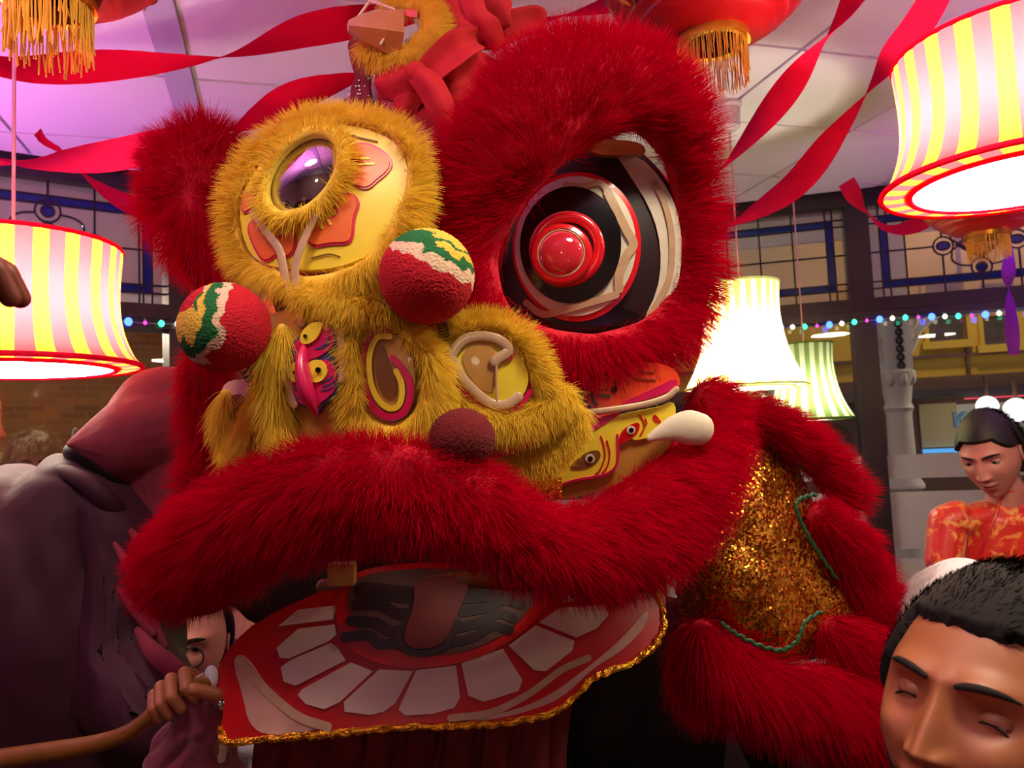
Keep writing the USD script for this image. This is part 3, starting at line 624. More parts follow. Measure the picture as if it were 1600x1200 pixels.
# ------------------------------------------------------------------ the lion
LION = thing('lion_costume', 'red and yellow furry lion dance costume with one huge painted eye and a wide mouth', 'lion costume', P(720, 560, 1.3))
def S(pts, o=(0, 0), k=1.0): return [(o[0] + x / k, o[1] + y / k) for x, y in pts]
def lp(name, mesh, mt, smooth=False, parent=LION, **k): return part(parent, name, mesh, mt, smooth, **k)


def fur_roll(name, pts, colour, count, length, closed=False, comb=None, squash=.8, n=56, m=18, lift=.6, width=.0011, seed=0, label=None, jitter=.3, grav=.25, clump=.36, shrink=.82):
    """A padded roll of fur. pts: (px, py, depth, radius in pixels); the strands are a sub-part."""
    c = [P(x, y, d) for x, y, d, r in pts]; ra = np.array([r * d / FPX for x, y, d, r in pts]) * shrink
    m_ = tube(c, ra, ra * squash, -CF, n, m, closed)
    m_ = m_.subdivide(); nz = (meshkit.fbm(m_.vertices * 14, 3) - .5) * ra.mean() * .35; m_.vertices = m_.vertices + m_.vertex_normals * nz[:, None]
    p = lp(name, m_, f'fur_{colour}_base', True, label=label)
    fur(p, m_, count, length, f'fur_{colour}', comb if comb is not None else np.array([0, 0, -grav]), lift, width, jitter, seed=seed, clump=clump)
    return m_


# inner shell of the head, open at the mouth
hc = P(725, 440, 1.40)
sh = ball((0, 0, 0), (.345, .345, .36), 4); q = sh.vertices
q[:, 2] *= np.where(q[:, 2] < 0, .85, 1.0); sh.vertices = hc + np.outer(q[:, 0], CR) + np.outer(q[:, 2], CU) - np.outer(q[:, 1], CF)
lp('head_shell', sh, 'shell_red', True)
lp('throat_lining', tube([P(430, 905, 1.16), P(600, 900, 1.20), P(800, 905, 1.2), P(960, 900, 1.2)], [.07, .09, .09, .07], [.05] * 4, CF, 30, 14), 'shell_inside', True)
lp('mouth_bar', tube([P(505, 917, 1.0), P(650, 910, 1.0), P(800, 903, 1.0), P(870, 905, 1.02)], .010, n=16, m=10, ref=CF), 'paint_brown', True)
lp('mouth_hinge', obox(P(540, 897, .98), CR, CU, CF, (-.02, -.012, -.01), (.012, .014, .01)), 'paint_tan')

# red fur: far brow puff, eye surround, cheek, lip
EC = P(905, 385, 1.02)
def radial(centre, k, g=.15):
    def f(p, n):
        v = p - centre; v = v - np.outer(v @ CF, CF); v /= np.maximum(np.linalg.norm(v, axis=1, keepdims=True), 1e-6); return v * k + np.array([0, 0, -g])
    return f
fur_roll('far_brow_fur', [(322, 238, 1.16, 64), (308, 272, 1.16, 86), (308, 325, 1.16, 78), (326, 390, 1.15, 50), (345, 440, 1.14, 26)], 'red', 9000, .034, comb=radial(P(330, 330, 1.2), .5), seed=1, width=.00062)
fur_roll('cheek_fur', [(345, 520, 1.12, 26), (318, 590, 1.10, 34), (318, 650, 1.10, 34), (330, 710, 1.09, 32), (300, 765, 1.06, 24)], 'red', 4500, .032, seed=2, width=.00062)
eye_ring = [(785, 535, .97, 54), (742, 470, .95, 52), (735, 385, .95, 58), (762, 290, .95, 84), (815, 205, .95, 100), (890, 150, .97, 100), (985, 138, 1.0, 84), (1055, 198, 1.04, 56), (1078, 290, 1.07, 36), (1082, 380, 1.08, 36), (1074, 460, 1.08, 40), (1030, 525, 1.05, 44), (940, 548, 1.01, 38), (860, 545, .99, 42)]
fur_roll('eye_fur', eye_ring, 'red', 30000, .030, True, radial(EC, .75, .0), .75, 84, 20, seed=3, label='thick red fur around the big eye', width=.00062)
lip = [(272, 886, .99, 70), (325, 850, .95, 84), (420, 792, .89, 84), (540, 764, .85, 80), (660, 768, .84, 82), (770, 812, .86, 70), (870, 858, .9, 68), (970, 838, .96, 82), (1058, 770, 1.03, 78), (1108, 690, 1.09, 52), (1112, 625, 1.13, 40)]
def lipcomb(p, n): return np.tile(np.array([0, 0, -.25]), (len(p), 1)) + np.outer((p - P(640, 800, .9)) @ CR, CR) * 1.2
fur_roll('upper_lip_fur', lip, 'red', 36000, .032, comb=lipcomb, squash=.75, n=80, m=20, seed=4, label='broad red fur roll of the upper lip', width=.00062)

# the big eye
PE = Plate(P(905, 385, 1.045), V(-.02, .05, 1), .9, .9)
lp('eye_plate', PE.decal(S([(480, 170), (640, 170), (800, 290), (910, 500), (925, 760), (890, 920), (800, 1020), (640, 1080), (480, 1110), (330, 1110), (200, 1040), (120, 880), (110, 700), (180, 500), (320, 340)], (760, 180), 3.158), -.02, .012, 2, .022), 'paint_plum', 40)
lp('eye_socket', PE.lay(Point(0, 0).buffer(.175, 48), -.075, .02, .03), 'fur_red_base', 40)
lp('eye_under_gloss', PE.decal(S([(200, 960), (400, 1010), (660, 940), (790, 990), (640, 1070), (480, 1100), (330, 1095), (230, 1040)], (760, 180), 3.158), -.008, .003), 'paint_black', 40)
lp('eye_crescent', PE.decal(S([(630, 170), (760, 200), (860, 300), (935, 430), (968, 590), (962, 780), (920, 920), (850, 1030), (775, 1010), (845, 870), (866, 720), (850, 570), (802, 440), (722, 310)], (760, 180), 3.158), -.008, .004, 1), 'paint_white', 40)
lp('crescent_tape', PE.stroke(S([(830, 330), (885, 450), (915, 600), (908, 780), (855, 905), (800, 995)], (760, 180), 3.158), .008, -.003, .003), 'tape', 40)
PB = Plate(P(897, 385, 1.02), V(-.12, .03, 1), 1.4, 1.4)
u0 = PB.uv([(900, 382)])[0]; r_ = 1.02 / FPX
def ell(ax, ay, dx=0, dy=0): return affinity.scale(Point(u0[0] + dx * r_, u0[1] - dy * r_).buffer(1, 48), ax * r_, ay * r_)
lp('eye_ring', PB.lay(ell(101, 119), -.012, .012), 'eye_red', 40)
lp('eye_white', PB.lay(ell(95, 111, -2), -.002, .005), 'paint_white', 40)
lp('eye_iris', PB.lay(ell(79, 92, -9), .002, .006), 'paint_black', 40)
lp('eye_tape', cat(PB.stroke(S([(390, 350), (480, 355), (560, 340), (600, 380)], (760, 180), 3.158), .008, .004, .003), PB.stroke(S([(600, 390), (645, 480), (690, 570), (725, 640), (690, 700), (655, 790), (655, 860)], (760, 180), 3.158), .011, .004, .003), PB.stroke(S([(200, 930), (280, 985), (380, 965), (520, 925), (640, 890)], (760, 180), 3.158), .009, .004, .003)), 'tape', 40)
def torus_at(pl, px, py, rpx, tpx, h, sx=1., sy=1.):
    (c,) = pl.uv([(px, py)]); k = 1.02 / FPX
    return tube([pl.at(c[0] + rpx * k * sx * math.cos(a), c[1] + rpx * k * sy * math.sin(a), h) for a in np.linspace(0, 2 * math.pi, 28, endpoint=False)], tpx * k, tpx * k * .8, pl.n, 56, 12, True)
lp('pupil_ring', torus_at(PB, 886, 391, 50, 9, .012), 'eye_red', True)
cap_o = PB.point(879, 404, .008)
cp = lp('pupil_cap', lathe([(0, -.002), (.0385, -.002), (.0385, .022), (.036, .027), (.031, .029), (.029, .026), (0, .026)], 48, cap_o, PB.n), 'eye_red', 40, label='red plastic cap in the middle of the eye')
lp('pupil_lens', lathe([(.0285, .026), (.027, .030), (.022, .0345), (.014, .0375), (.006, .0388), (0, .039)], 40, cap_o, PB.n), 'lens', True, cp)
lp('lens_rim', tube([cap_o + PB.n * .028 + (PB.u * math.cos(a) + PB.v * math.sin(a)) * .0288 for a in np.linspace(0, 2 * math.pi, 24, endpoint=False)], .0012, n=48, m=6, closed=True), 'tape', True, cp)
lp('eye_lash_fur', PE.decal([(905, 225), (940, 222), (1000, 226), (1010, 245), (985, 246), (930, 248)], .0, .012), 'paint_tan', 40)

# forehead plate with the mirror
PF = Plate(P(500, 310, .90), V(-.30, .22, 1), 1.0, 1.0)
lp('forehead_plate', PF.decal([(372, 320), (382, 385), (410, 415), (480, 424), (545, 415), (600, 385), (632, 320), (640, 265), (622, 222), (565, 198), (515, 196), (450, 215), (400, 262)], -.012, .012), 'paint_yellow', 40, label='glossy yellow forehead plate')
blobs = [[(380, 330), (382, 310), (390, 299), (399, 303), (397, 322), (387, 332)],
         [(398, 344), (389, 356), (396, 378), (411, 406), (422, 407), (432, 397), (450, 402), (460, 391), (463, 370), (458, 360), (440, 376), (414, 363), (406, 345)],
         [(526, 320), (531, 309), (543, 304), (556, 309), (560, 322), (552, 340), (550, 374), (542, 380), (515, 380), (491, 386), (476, 366), (483, 352), (500, 350), (507, 355), (510, 346), (524, 342), (532, 335)],
         [(550, 228), (575, 226), (603, 241), (612, 257), (604, 271), (588, 283), (577, 294), (562, 293), (551, 280), (555, 267), (568, 261), (576, 256), (556, 252), (548, 244)]]
for b in blobs:
    pg = PF.poly(b, 2); lp('petal_outline', PF.lay(pg.buffer(.0026), .0005, .0015), 'paint_magenta', 40); lp('petal', PF.lay(pg, .0008, .0024), 'paint_orange', 40)
for s in ([(560, 249), (578, 250)], [(562, 259), (586, 258)], [(515, 346), (519, 352)], [(503, 350), (506, 358)]): lp('petal_slit', PF.stroke(s, .003, .003, .001), 'paint_yellow', 40)
lp('plate_seam', cat(PF.stroke([(488, 404), (515, 398), (532, 402)], .0014, .001, .001), PF.stroke([(512, 206), (550, 212), (562, 216), (590, 222)], .0016, .001, .001)), 'paint_brown', 40)
mo = PF.point(481, 279, .006)
mu = nrm(CR * .62 + CU * .72 - PF.n * ((CR * .62 + CU * .72) @ PF.n)); mv = np.cross(PF.n, mu)
mg = [(r, .016 * (1 - (r) ** 2)) for r in np.linspace(1, 0, 12)]
v = np.vstack([[mo + mu * r * .050 * math.cos(a) + mv * r * .038 * math.sin(a) + PF.n * h for a in np.linspace(0, 2 * math.pi, 48, endpoint=False)] for r, h in mg]); lp('mirror', (v, grid_faces(12, 48)), 'mirror', True, label='domed oval mirror in the forehead')
mring = [mo + mu * .056 * math.cos(a) + mv * .044 * math.sin(a) + PF.n * .004 for a in np.linspace(0, 2 * math.pi, 24, endpoint=False)]
mt_ = tube(mring, .008, .008, PF.n, 48, 10, True); r1 = lp('mirror_fur', mt_, 'fur_yellow_base', True)
fur(r1, mt_, 1800, .016, 'fur_yellow', radial(mo, .6, 0), .6, .0009, seed=21)
fpts = [(362, 325), (372, 395), (410, 428), (470, 444), (530, 440), (585, 415), (625, 365), (648, 300), (645, 235), (600, 196), (530, 182), (460, 195), (405, 235), (372, 285)]
def fur_on(pl, name, pts, rpx, colour, count, length, closed=False, h=0., comb=None, seed=0, label=None, lift=.7, width=.00062, n=60):
    c = [pl.point(x, y, h) for x, y in pts]; d = np.array([(x - EYE) @ CF for x in c]); ra = np.broadcast_to(np.asarray(rpx, float), len(c)) * d / FPX * .8
    m_ = tube(c, ra, ra * .8, pl.n, n, 14, closed); m_ = m_.subdivide(); m_.vertices = m_.vertices + m_.vertex_normals * ((meshkit.fbm(m_.vertices * 18, 3) - .5) * ra.mean() * .5)[:, None]
    p = lp(name, m_, f'fur_{colour}_base', True, label=label); fur(p, m_, count, length, f'fur_{colour}', comb, lift, width, seed=seed); return m_
fur_on(PF, 'forehead_fur', fpts, [15, 17, 17, 18, 22, 23, 22, 18, 16, 14, 14, 14, 14, 14], 'yellow', 11000, .018, True, .0, radial(P(500, 310, .9), .6, .05), 22, 'yellow fur edging of the forehead plate')
for s in ([(404, 338), (425, 368), (445, 395), (452, 425), (462, 470)], [(500, 346), (482, 385), (470, 425), (474, 470), (480, 510)]):
    c = [PF.point(x, y, .012) for x, y in s]; lp('clear_band', tube(c, .0052, .0012, PF.n, 24, 8), 'tape', True)

mc = ball((0, 0, 0), (.185, .13, .13), 4); q = mc.vertices; mc.vertices = P(640, 640, 1.09) + np.outer(q[:, 0], CR) + np.outer(q[:, 2], CU) - np.outer(q[:, 1], CF)
lp('muzzle_core', mc, 'shell_red', True)
# muzzle: the pink mask, yellow swirls
PM = Plate(P(500, 570, .87), V(-.18, .02, 1), 3.0, .8)
lp('muzzle_plate', PM.decal([(400, 500), (440, 480), (560, 470), (640, 500), (700, 560), (690, 650), (640, 700), (560, 705), (490, 700), (420, 660)], -.022, .014), 'paint_tan', 40)
Q = lambda pts: S(pts, (400, 480), 5.0)
lp('mask', PM.decal(Q([(480, 115), (560, 118), (610, 150), (645, 230), (638, 305), (590, 350), (640, 440), (665, 560), (650, 665), (590, 720), (520, 770), (490, 850), (450, 812), (320, 745), (285, 640), (265, 550), (275, 450), (295, 400), (270, 330), (300, 275), (370, 215), (420, 150)]), -.004, .008, 2), 'paint_blue', 40)
lp('mask_face', PM.decal(Q([(530, 135), (590, 150), (628, 235), (620, 300), (570, 350), (500, 392), (440, 410), (430, 430), (560, 405), (625, 450), (648, 560), (630, 655), (570, 710), (505, 760), (482, 830), (455, 800), (330, 732), (297, 640), (278, 550), (285, 455), (330, 430), (320, 400), (285, 330), (310, 285), (380, 240), (430, 270), (500, 240), (530, 190)]), .003, .003, 1), 'paint_magenta', 40)
for cx, cy, a, b in ((495, 500, 84, 88), (325, 510, 44, 76)):
    (c,) = PM.uv(Q([(cx, cy)])); k = .87 / FPX / 5
    lp('mask_eye', PM.lay(affinity.scale(Point(*c).buffer(1, 32), a * k, b * k), .006, .003), 'paint_yellow', 40)
lp('mask_eye', PM.decal(Q([(368, 240), (400, 170), (470, 122), (545, 122), (532, 190), (490, 262), (420, 298), (375, 285)]), .006, .003), 'paint_yellow', 40)
for cx, cy, r in ((518, 493, 21), (339, 513, 17), (417, 232, 14)):
    (c,) = PM.uv(Q([(cx, cy)])); k = .87 / FPX / 5; lp('mask_pupil', PM.lay(Point(*c).buffer(r * k, 16), .009, .003), 'paint_black', 40)
for s in ([(300, 320), (320, 350), (350, 360)], [(300, 345), (320, 375)], [(480, 330), (560, 310), (600, 270)], [(510, 325), (560, 290), (590, 240)], [(540, 620), (600, 600), (640, 570)], [(530, 650), (590, 640), (640, 600)], [(520, 590), (580, 570), (620, 540)], [(320, 640), (350, 655), (390, 655)], [(320, 690), (350, 712), (400, 712)], [(310, 620), (330, 630)]):
    lp('mask_line', PM.stroke(Q(s), .0016, .0058, .001), 'paint_blue', 40)
lp('mask_beak', tube([PM.point(*Q([(395, 320)])[0], .004), PM.point(*Q([(400, 420)])[0], .012), PM.point(*Q([(420, 560)])[0], .016), PM.point(*Q([(450, 700)])[0], .013), PM.point(*Q([(480, 835)])[0], .002)], [.004, .006, .008, .008, .002], [.006, .010, .012, .010, .003], PM.n, 24, 10), 'paint_magenta', True)
for s in ([(240, 180), (225, 300), (240, 450), (270, 640), (310, 760)], [(665, 180), (680, 300), (690, 420), (680, 560)]): lp('clear_band', tube([PM.point(*x, .004) for x in Q(s)], .005, .0014, PM.n, 20, 8), 'tape', True)


def swirl(pl, outer, inner_u, band, tip, furpts, furr, seed, count=3200):
    pass
PS1 = Plate(P(610, 585, .87), V(-.05, .0, 1), 2., 2.)
lp('swirl_dish', PS1.decal([(578, 522), (604, 512), (640, 545), (652, 600), (640, 650), (612, 660), (585, 645), (566, 610), (563, 560)], -.006, .006), 'paint_tan', 40)
lp('swirl_band', PS1.stroke([(606, 517), (584, 521), (571, 542), (568, 575), (573, 610), (586, 638), (608, 651), (630, 645), (641, 622), (640, 596), (628, 574), (614, 560)], .0075, .001, .003), 'paint_magenta', 40)
lp('swirl_band', PS1.stroke([(610, 526), (592, 527), (581, 545), (578, 575), (583, 606), (595, 628), (610, 638), (623, 634), (629, 618), (628, 597), (620, 580)], .0062, .0012, .0032), 'paint_yellow', 40)
lp('swirl_hollow', PS1.decal([(600, 535), (588, 550), (586, 580), (592, 608), (605, 624), (616, 622), (621, 605), (616, 580), (606, 560)], .0005, .0015), 'paint_brown', 40)
dn = lambda k: np.array([0, 0, -k])
fur_on(PS1, 'muzzle_fur', [(560, 490), (548, 530), (545, 580), (552, 630), (575, 668), (615, 682), (650, 668), (672, 630), (680, 580), (665, 545), (640, 522)], [22, 20, 18, 20, 24, 26, 26, 24, 22, 20, 18], 'yellow', 9000, .019, False, -.002, radial(P(610, 585, .87), .5, .45), 31, 'yellow fur around the middle swirl')
fur_on(PM, 'muzzle_fur', [(470, 462), (520, 470), (560, 480), (620, 478)], [20, 24, 26, 22], 'yellow', 3500, .019, False, -.004, dn(.4), 32)
fur_on(PM, 'muzzle_fur', [(444, 515), (430, 560), (432, 620), (444, 675), (455, 705)], [12, 14, 16, 18, 14], 'yellow', 3000, .030, False, .004, dn(.8), 33)
fur_on(PM, 'muzzle_fur', [(548, 530), (552, 570), (556, 620)], [8, 8, 8], 'yellow', 1200, .016, False, .0, dn(.6), 39)
PL = Plate(P(380, 660, .93), V(-.5, .0, 1), 1., 1.)
fur_on(PL, 'cheek_tuft', [(352, 615), (350, 650), (368, 690), (368, 735)], [12, 14, 16, 12], 'yellow', 2200, .026, False, 0., dn(.9), 34)
fur_on(PL, 'cheek_tuft', [(420, 600), (408, 640), (392, 680), (372, 720)], [14, 18, 18, 12], 'yellow', 2600, .030, False, .004, dn(.9), 35)
lp('nostril_plate', PL.decal([(340, 600), (375, 590), (400, 615), (385, 660), (360, 670), (345, 650)], -.01, .006), 'paint_pinkish', 40)
lp('nostril_hollow', PL.decal([(352, 625), (372, 612), (385, 630), (375, 655), (358, 655)], -.003, .002), 'paint_brown', 40)
lp('cheek_band', PL.stroke([(398, 600), (396, 620), (390, 640)], .006, .0, .003), 'paint_magenta', 40)

PS2 = Plate(P(763, 590, .90), V(.05, .0, 1), 2., 2.)
lp('swirl_dish', PS2.decal([(700, 575), (712, 540), (750, 525), (790, 532), (815, 555), (828, 590), (818, 620), (790, 640), (745, 628), (712, 602)], -.004, .005), 'paint_yellow', 40)
lp('swirl_hollow', PS2.decal([(720, 548), (755, 534), (776, 545), (776, 612), (752, 612), (728, 580)], .001, .002), 'paint_tan', 40)
lp('swirl_band', PS2.stroke([(702, 570), (709, 595), (722, 610), (742, 625), (762, 636), (790, 641), (812, 633), (828, 612)], .006, .001, .003), 'paint_magenta', 40)
lp('swirl_band', PS2.decal([(789, 566), (803, 545), (804, 556), (795, 564)], .003, .002), 'paint_magenta', 40)
lp('clear_band', tube([PS2.point(x, y, .006) for x, y in [(704, 580), (706, 555), (725, 532), (752, 526), (780, 532), (795, 548), (775, 562), (772, 566)]], .0062, .0022, PS2.n, 30, 8), 'tape', True)
lp('clear_band', tube([PS2.point(x, y, .006) for x, y in [(706, 560), (722, 590), (742, 612), (766, 630), (790, 632), (810, 620)]], .0058, .0022, PS2.n, 30, 8), 'tape', True)
lp('clear_band', tube([PS2.point(x, y, .006) for x, y in [(776, 562), (775, 590), (776, 628)]], .0015, .0015, PS2.n, 12, 8), 'tape', True)
fur_on(PS2, 'muzzle_fur', [(690, 620), (688, 575), (700, 530), (735, 508), (780, 508), (815, 530), (838, 570), (850, 600)], [14, 16, 18, 16, 16, 18, 20, 18], 'yellow', 5000, .017, False, -.004, radial(P(763, 580, .9), .6, .1), 36)
fur_on(PS2, 'muzzle_fur', [(690, 622), (735, 642), (790, 662), (840, 650), (880, 622)], [18, 20, 22, 24, 22], 'yellow', 5000, .019, False, -.002, dn(.35), 37)
PC0 = Plate(P(820, 690, .93), V(.1, -.1, 1), 1., 1.)
lp('swirl_dish', PC0.decal([(770, 690), (800, 665), (850, 650), (880, 640), (915, 660), (900, 720), (850, 745), (780, 740)], -.008, .006), 'paint_tan', 40)
lp('swirl_band', PC0.decal([(862, 654), (857, 672), (836, 692), (803, 708), (768, 717), (769, 703), (803, 697), (832, 678), (850, 659)], .002, .003), 'paint_magenta', 40)
lp('swirl_band', PC0.decal([(848, 660), (830, 676), (803, 694), (775, 700), (778, 692), (805, 684), (830, 668)], .002, .0025), 'paint_yellow', 40)
fur_on(PC0, 'muzzle_fur', [(775, 728), (820, 722), (862, 702), (890, 672), (902, 645)], [14, 18, 20, 20, 16], 'yellow', 5000, .018, False, -.001, dn(.6), 38)
lp('foil_fringe', cat(*[tube([PC0.point(800 + 3.6 * k, 745 + 3 * math.sin(k), 0), PC0.point(800 + 3.6 * k + RNG.uniform(-4, 4), 775 + 8 * RNG.random(), .004)], .0016, .0004, PC0.n, 4, 6) for k in range(22)]), 'gold_foil', kind='stuff')

# cheek panel: coral with a beetle-like painting, clear edge band, yellow panel with painted eyes
PC = Plate(P(965, 645, 1.0), V(.12, -.08, 1), .8, .8)
K = lambda pts: S(pts, (850, 540), 4.571)
lp('cheek_panel', PC.decal(K([(80, 330), (200, 190), (480, 140), (800, 110), (970, 180), (985, 330), (600, 440), (250, 640), (100, 560)]), -.012, .008), 'paint_coral', 40)
lp('cheek_stripe', PC.decal(K([(540, 415), (640, 375), (800, 300), (950, 225), (955, 300), (800, 365), (600, 420)]), -.003, .002, 1), 'paint_magenta', 40)
lp('cheek_stripe', PC.decal(K([(260, 625), (330, 560), (430, 500), (580, 470), (430, 560), (300, 645)]), -.003, .0025, 1), 'paint_magenta', 40)
for s in ([(180, 385), (230, 330), (300, 320), (350, 345), (470, 365)], [(230, 385), (290, 390), (330, 440)], [(260, 350), (330, 360), (380, 430)], [(190, 385), (250, 350), (310, 330)]): lp('painted_curl', PC.stroke(K(s), .0034, -.0035, .0015), 'paint_dark_green', 40)
for s in ([(330, 220), (430, 205), (500, 240), (525, 300)], [(500, 170), (570, 200), (610, 270)], [(590, 180), (660, 235), (800, 245)], [(200, 230), (260, 235), (300, 225)], [(680, 185), (740, 190), (790, 190)]): lp('painted_line', PC.stroke(K(s), .0017, -.0035, .0015), 'paint_brown', 40)
(c,) = PC.uv(K([(503, 314)])); lp('painted_dot', PC.lay(Point(*c).buffer(.0042, 16), -.0035, .002), 'paint_black', 40)
for k in range(4):
    (c,) = PC.uv(K([(370 + 26 * k, 316)])); lp('painted_dot', PC.lay(Point(*c).buffer(.0009, 8), -.0035, .002), 'paint_black', 40)
lp('edge_band', tube([PC.point(*x, .004) for x in K([(30, 485), (130, 483), (270, 478), (480, 455), (700, 420), (860, 370), (940, 310)])], .0042, .0022, PC.n, 40, 8), 'tape', True)
yp = K([(250, 665), (400, 560), (560, 490), (720, 460), (850, 435), (925, 395), (950, 460), (930, 560), (700, 690), (540, 640), (522, 850), (470, 912), (380, 932), (210, 962), (110, 1020), (70, 1100), (30, 1095), (40, 1000), (80, 930), (60, 800)])
lp('jowl_panel', PC.decal(yp, -.006, .004, 1), 'paint_yellow', 40)
lp('jowl_ground', PC.decal(K([(30, 1120), (60, 940), (300, 900), (520, 800), (560, 620), (700, 560), (960, 420), (960, 700), (640, 960), (300, 1080)]), -.010, .003, 1), 'paint_tan', 40)
lp('jowl_patch', PC.decal(K([(545, 625), (600, 575), (660, 550), (690, 560), (675, 620), (620, 670), (560, 700), (530, 710)]), -.003, .002, 2), 'paint_red', 40)
lp('jowl_patch', PC.decal(K([(170, 880), (240, 810), (320, 755), (400, 745), (410, 800), (350, 865), (250, 890)]), -.003, .002, 2), 'paint_brown', 40)
lp('jowl_patch', PC.decal(K([(780, 500), (800, 490), (850, 560), (780, 545)]), -.003, .002, 1), 'paint_red', 40)
for cx, cy, r in ((329, 808, 34), (622, 603, 31)):
    (c,) = PC.uv(K([(cx, cy)])); k = 1.0 / FPX / 4.571
    lp('painted_eye', PC.lay(Point(*c).buffer(r * k, 24), -.0015, .002), 'paint_white', 40); lp('painted_pupil', PC.lay(Point(*c).buffer(r * k * .58, 16), .0004, .0012), 'paint_black', 40)
for s in ([(408, 650), (430, 720), (435, 800), (400, 890), (370, 920)], [(450, 680), (470, 770), (455, 860), (420, 910)], [(685, 495), (710, 540), (715, 590), (690, 640)], [(725, 525), (735, 550), (730, 570)]): lp('painted_line', PC.stroke(K(s), .0018, -.002, .0015), 'paint_red', 40)
lp('jowl_edge', PC.stroke(K([(70, 1095), (85, 1030), (150, 985), (260, 955), (380, 935), (470, 905), (525, 830), (525, 640)]), .003, -.002, .002), 'paint_magenta', 40)
tk = K([(700, 652), (760, 590), (900, 490), (1000, 458), (1100, 495), (1165, 570), (1150, 650), (1050, 690), (930, 672), (850, 655), (760, 682), (715, 676)])
tc = [PC.point(*x, .012) for x in K([(735, 650), (800, 620), (900, 585), (1000, 575), (1090, 590)])]
lp('tusk', tube(tc, np.array([26, 52, 92, 122, 116]) / 4.571 / FPX * 1.02, np.array([18, 30, 50, 70, 70]) / 4.571 / FPX, PC.n, 32, 18), 'tusk_cloth', True, label='white stuffed cloth tusk at the mouth corner')

# bobbles
def bobble(px, py, d, r, fn, label, seed):
    m_ = trimesh.creation.icosphere(subdivisions=6); v = m_.vertices.copy()
    loc = np.column_stack([v @ CR, v @ CU, -(v @ CF)])
    t = fn(loc + (np.stack([meshkit.noise(v * 4, seed + a) for a in range(3)], 1) - .5) * .3 + (np.stack([meshkit.noise(v * 26, seed + a) for a in range(3)], 1) - .5) * .06)
    m_.vertices = P(px, py, d) + v * (r * d / FPX * (1 + .025 * (meshkit.noise(v * 30, seed) - .5) + .02 * (meshkit.noise(v * 80, seed) - .5)))[:, None]
    return lp('bobble', m_, 'tinted_wool', True, label=label, tint=t)
RED, GRN, YEL, WHT = map(np.array, (lin('#b8041e'), lin('#14602e'), lin('#e0b440'), lin('#ddb89a')))
def pick(val, stops):
    out = np.empty((len(val), 3)); out[:] = stops[0][1]
    for a, c in stops[1:]: out[val > a] = c
    return out
def bob1(p):
    x, y = p[:, 0], p[:, 1]; sdist = np.hypot(x + .55, y - .05)           # yellow heart at the left, ringed by green and white
    c = pick(sdist, [(0, YEL), (.42, GRN), (.72, WHT), (.90, RED)])
    top = (x > -.25) & (x < .30) & (y > .15); c[top & (x > .12)] = WHT; c[top & (x <= .12)] = GRN; c[top & (x < -.12)] = YEL
    c[(x < -.35) & (y > .42)] = RED; return c
def bob2(p):
    s = p[:, 1] + .42 * p[:, 0]; c = pick(s, [(-9, RED), (.18, WHT), (.44, GRN), (.86, YEL)]); c[(p[:, 0] > .35) & (s > .62) & (s < .78)] = YEL; return c
bobble(351, 512, .86, 70, bob1, 'woollen bobble, red with green, white and yellow swirl', 5); bobble(667, 432, .86, 74, bob2, 'woollen bobble, red below, green and white above', 9)
for a, b in (((372, 560, .87), (420, 640, .93)), ((690, 500, .88), (700, 560, .93))):
    c0, c1 = P(*a), P(*b); t_ = np.linspace(0, 1, 90); ax = nrm(c1 - c0); bx_ = nrm(np.cross(ax, CF)); by_ = np.cross(ax, bx_)
    lp('bobble_spring', tube([c0 + (c1 - c0) * t + .006 * (math.cos(t * 75) * bx_ + math.sin(t * 75) * by_) for t in t_], .0008, n=240, m=5, ref=ax * .3 + CF), 'wire', True)
nb = ball((0, 0, 0), (52 * .84 / FPX, 48 * .84 / FPX, 48 * .84 / FPX), 5); nb.vertices = P(722, 686, .845) + nb.vertices * (1 + .06 * (meshkit.noise(nb.vertices * 900) - .5))[:, None]; lp('nose_bobble', nb, 'nose_wool', True, label='dark red woollen nose bobble')

# foil, painted scraps and leaves between the bobbles
PK = Plate(P(660, 380, .98), V(-.1, .1, 1), .6, .6)
lp('temple_panel', PK.decal([(600, 420), (640, 300), (690, 270), (735, 330), (745, 470), (700, 520), (620, 500), (560, 470), (555, 430)], -.012, .008), 'paint_coral', 40)
lp('temple_foil', PK.decal([(625, 352), (640, 310), (658, 306), (660, 345), (648, 358)], .0, .004, 0), 'gold_foil')
for s in ([(545, 462), (565, 458), (600, 470), (625, 490), (622, 498), (590, 482), (560, 472)], [(660, 352), (668, 336), (672, 338), (670, 356)], [(680, 500), (712, 500), (710, 512), (690, 516), (672, 510)], [(718, 480), (726, 482), (730, 518), (720, 516)], [(562, 428), (588, 424), (592, 434), (566, 438)], [(735, 470), (748, 440), (750, 465), (738, 480)]): lp('painted_leaf', PK.decal(s, -.002, .003), 'paint_green', 40)
lp('whisker_wire', tube([PK.point(x, y, .004) for x, y in [(648, 300), (660, 303), (672, 292), (686, 292), (694, 312), (700, 340), (708, 365)]], .0022, n=30, m=8, ref=PK.n), 'tape', True)
lp('clear_band', tube([PK.point(x, y, .004) for x, y in [(694, 310), (702, 350), (712, 370)]], .005, .0016, PK.n, 14, 8), 'tape', True)
lp('clear_band', tube([PK.point(x, y, .006) for x, y in [(722, 478), (730, 500), (738, 520)]], .0052, .0016, PK.n, 14, 8), 'tape', True)
PJ = Plate(P(455, 475, .93), V(-.3, .1, 1), .6, .6)
lp('brow_panel', PJ.decal([(418, 450), (470, 445), (520, 455), (540, 500), (480, 520), (430, 500)], -.01, .006), 'paint_brown', 40)
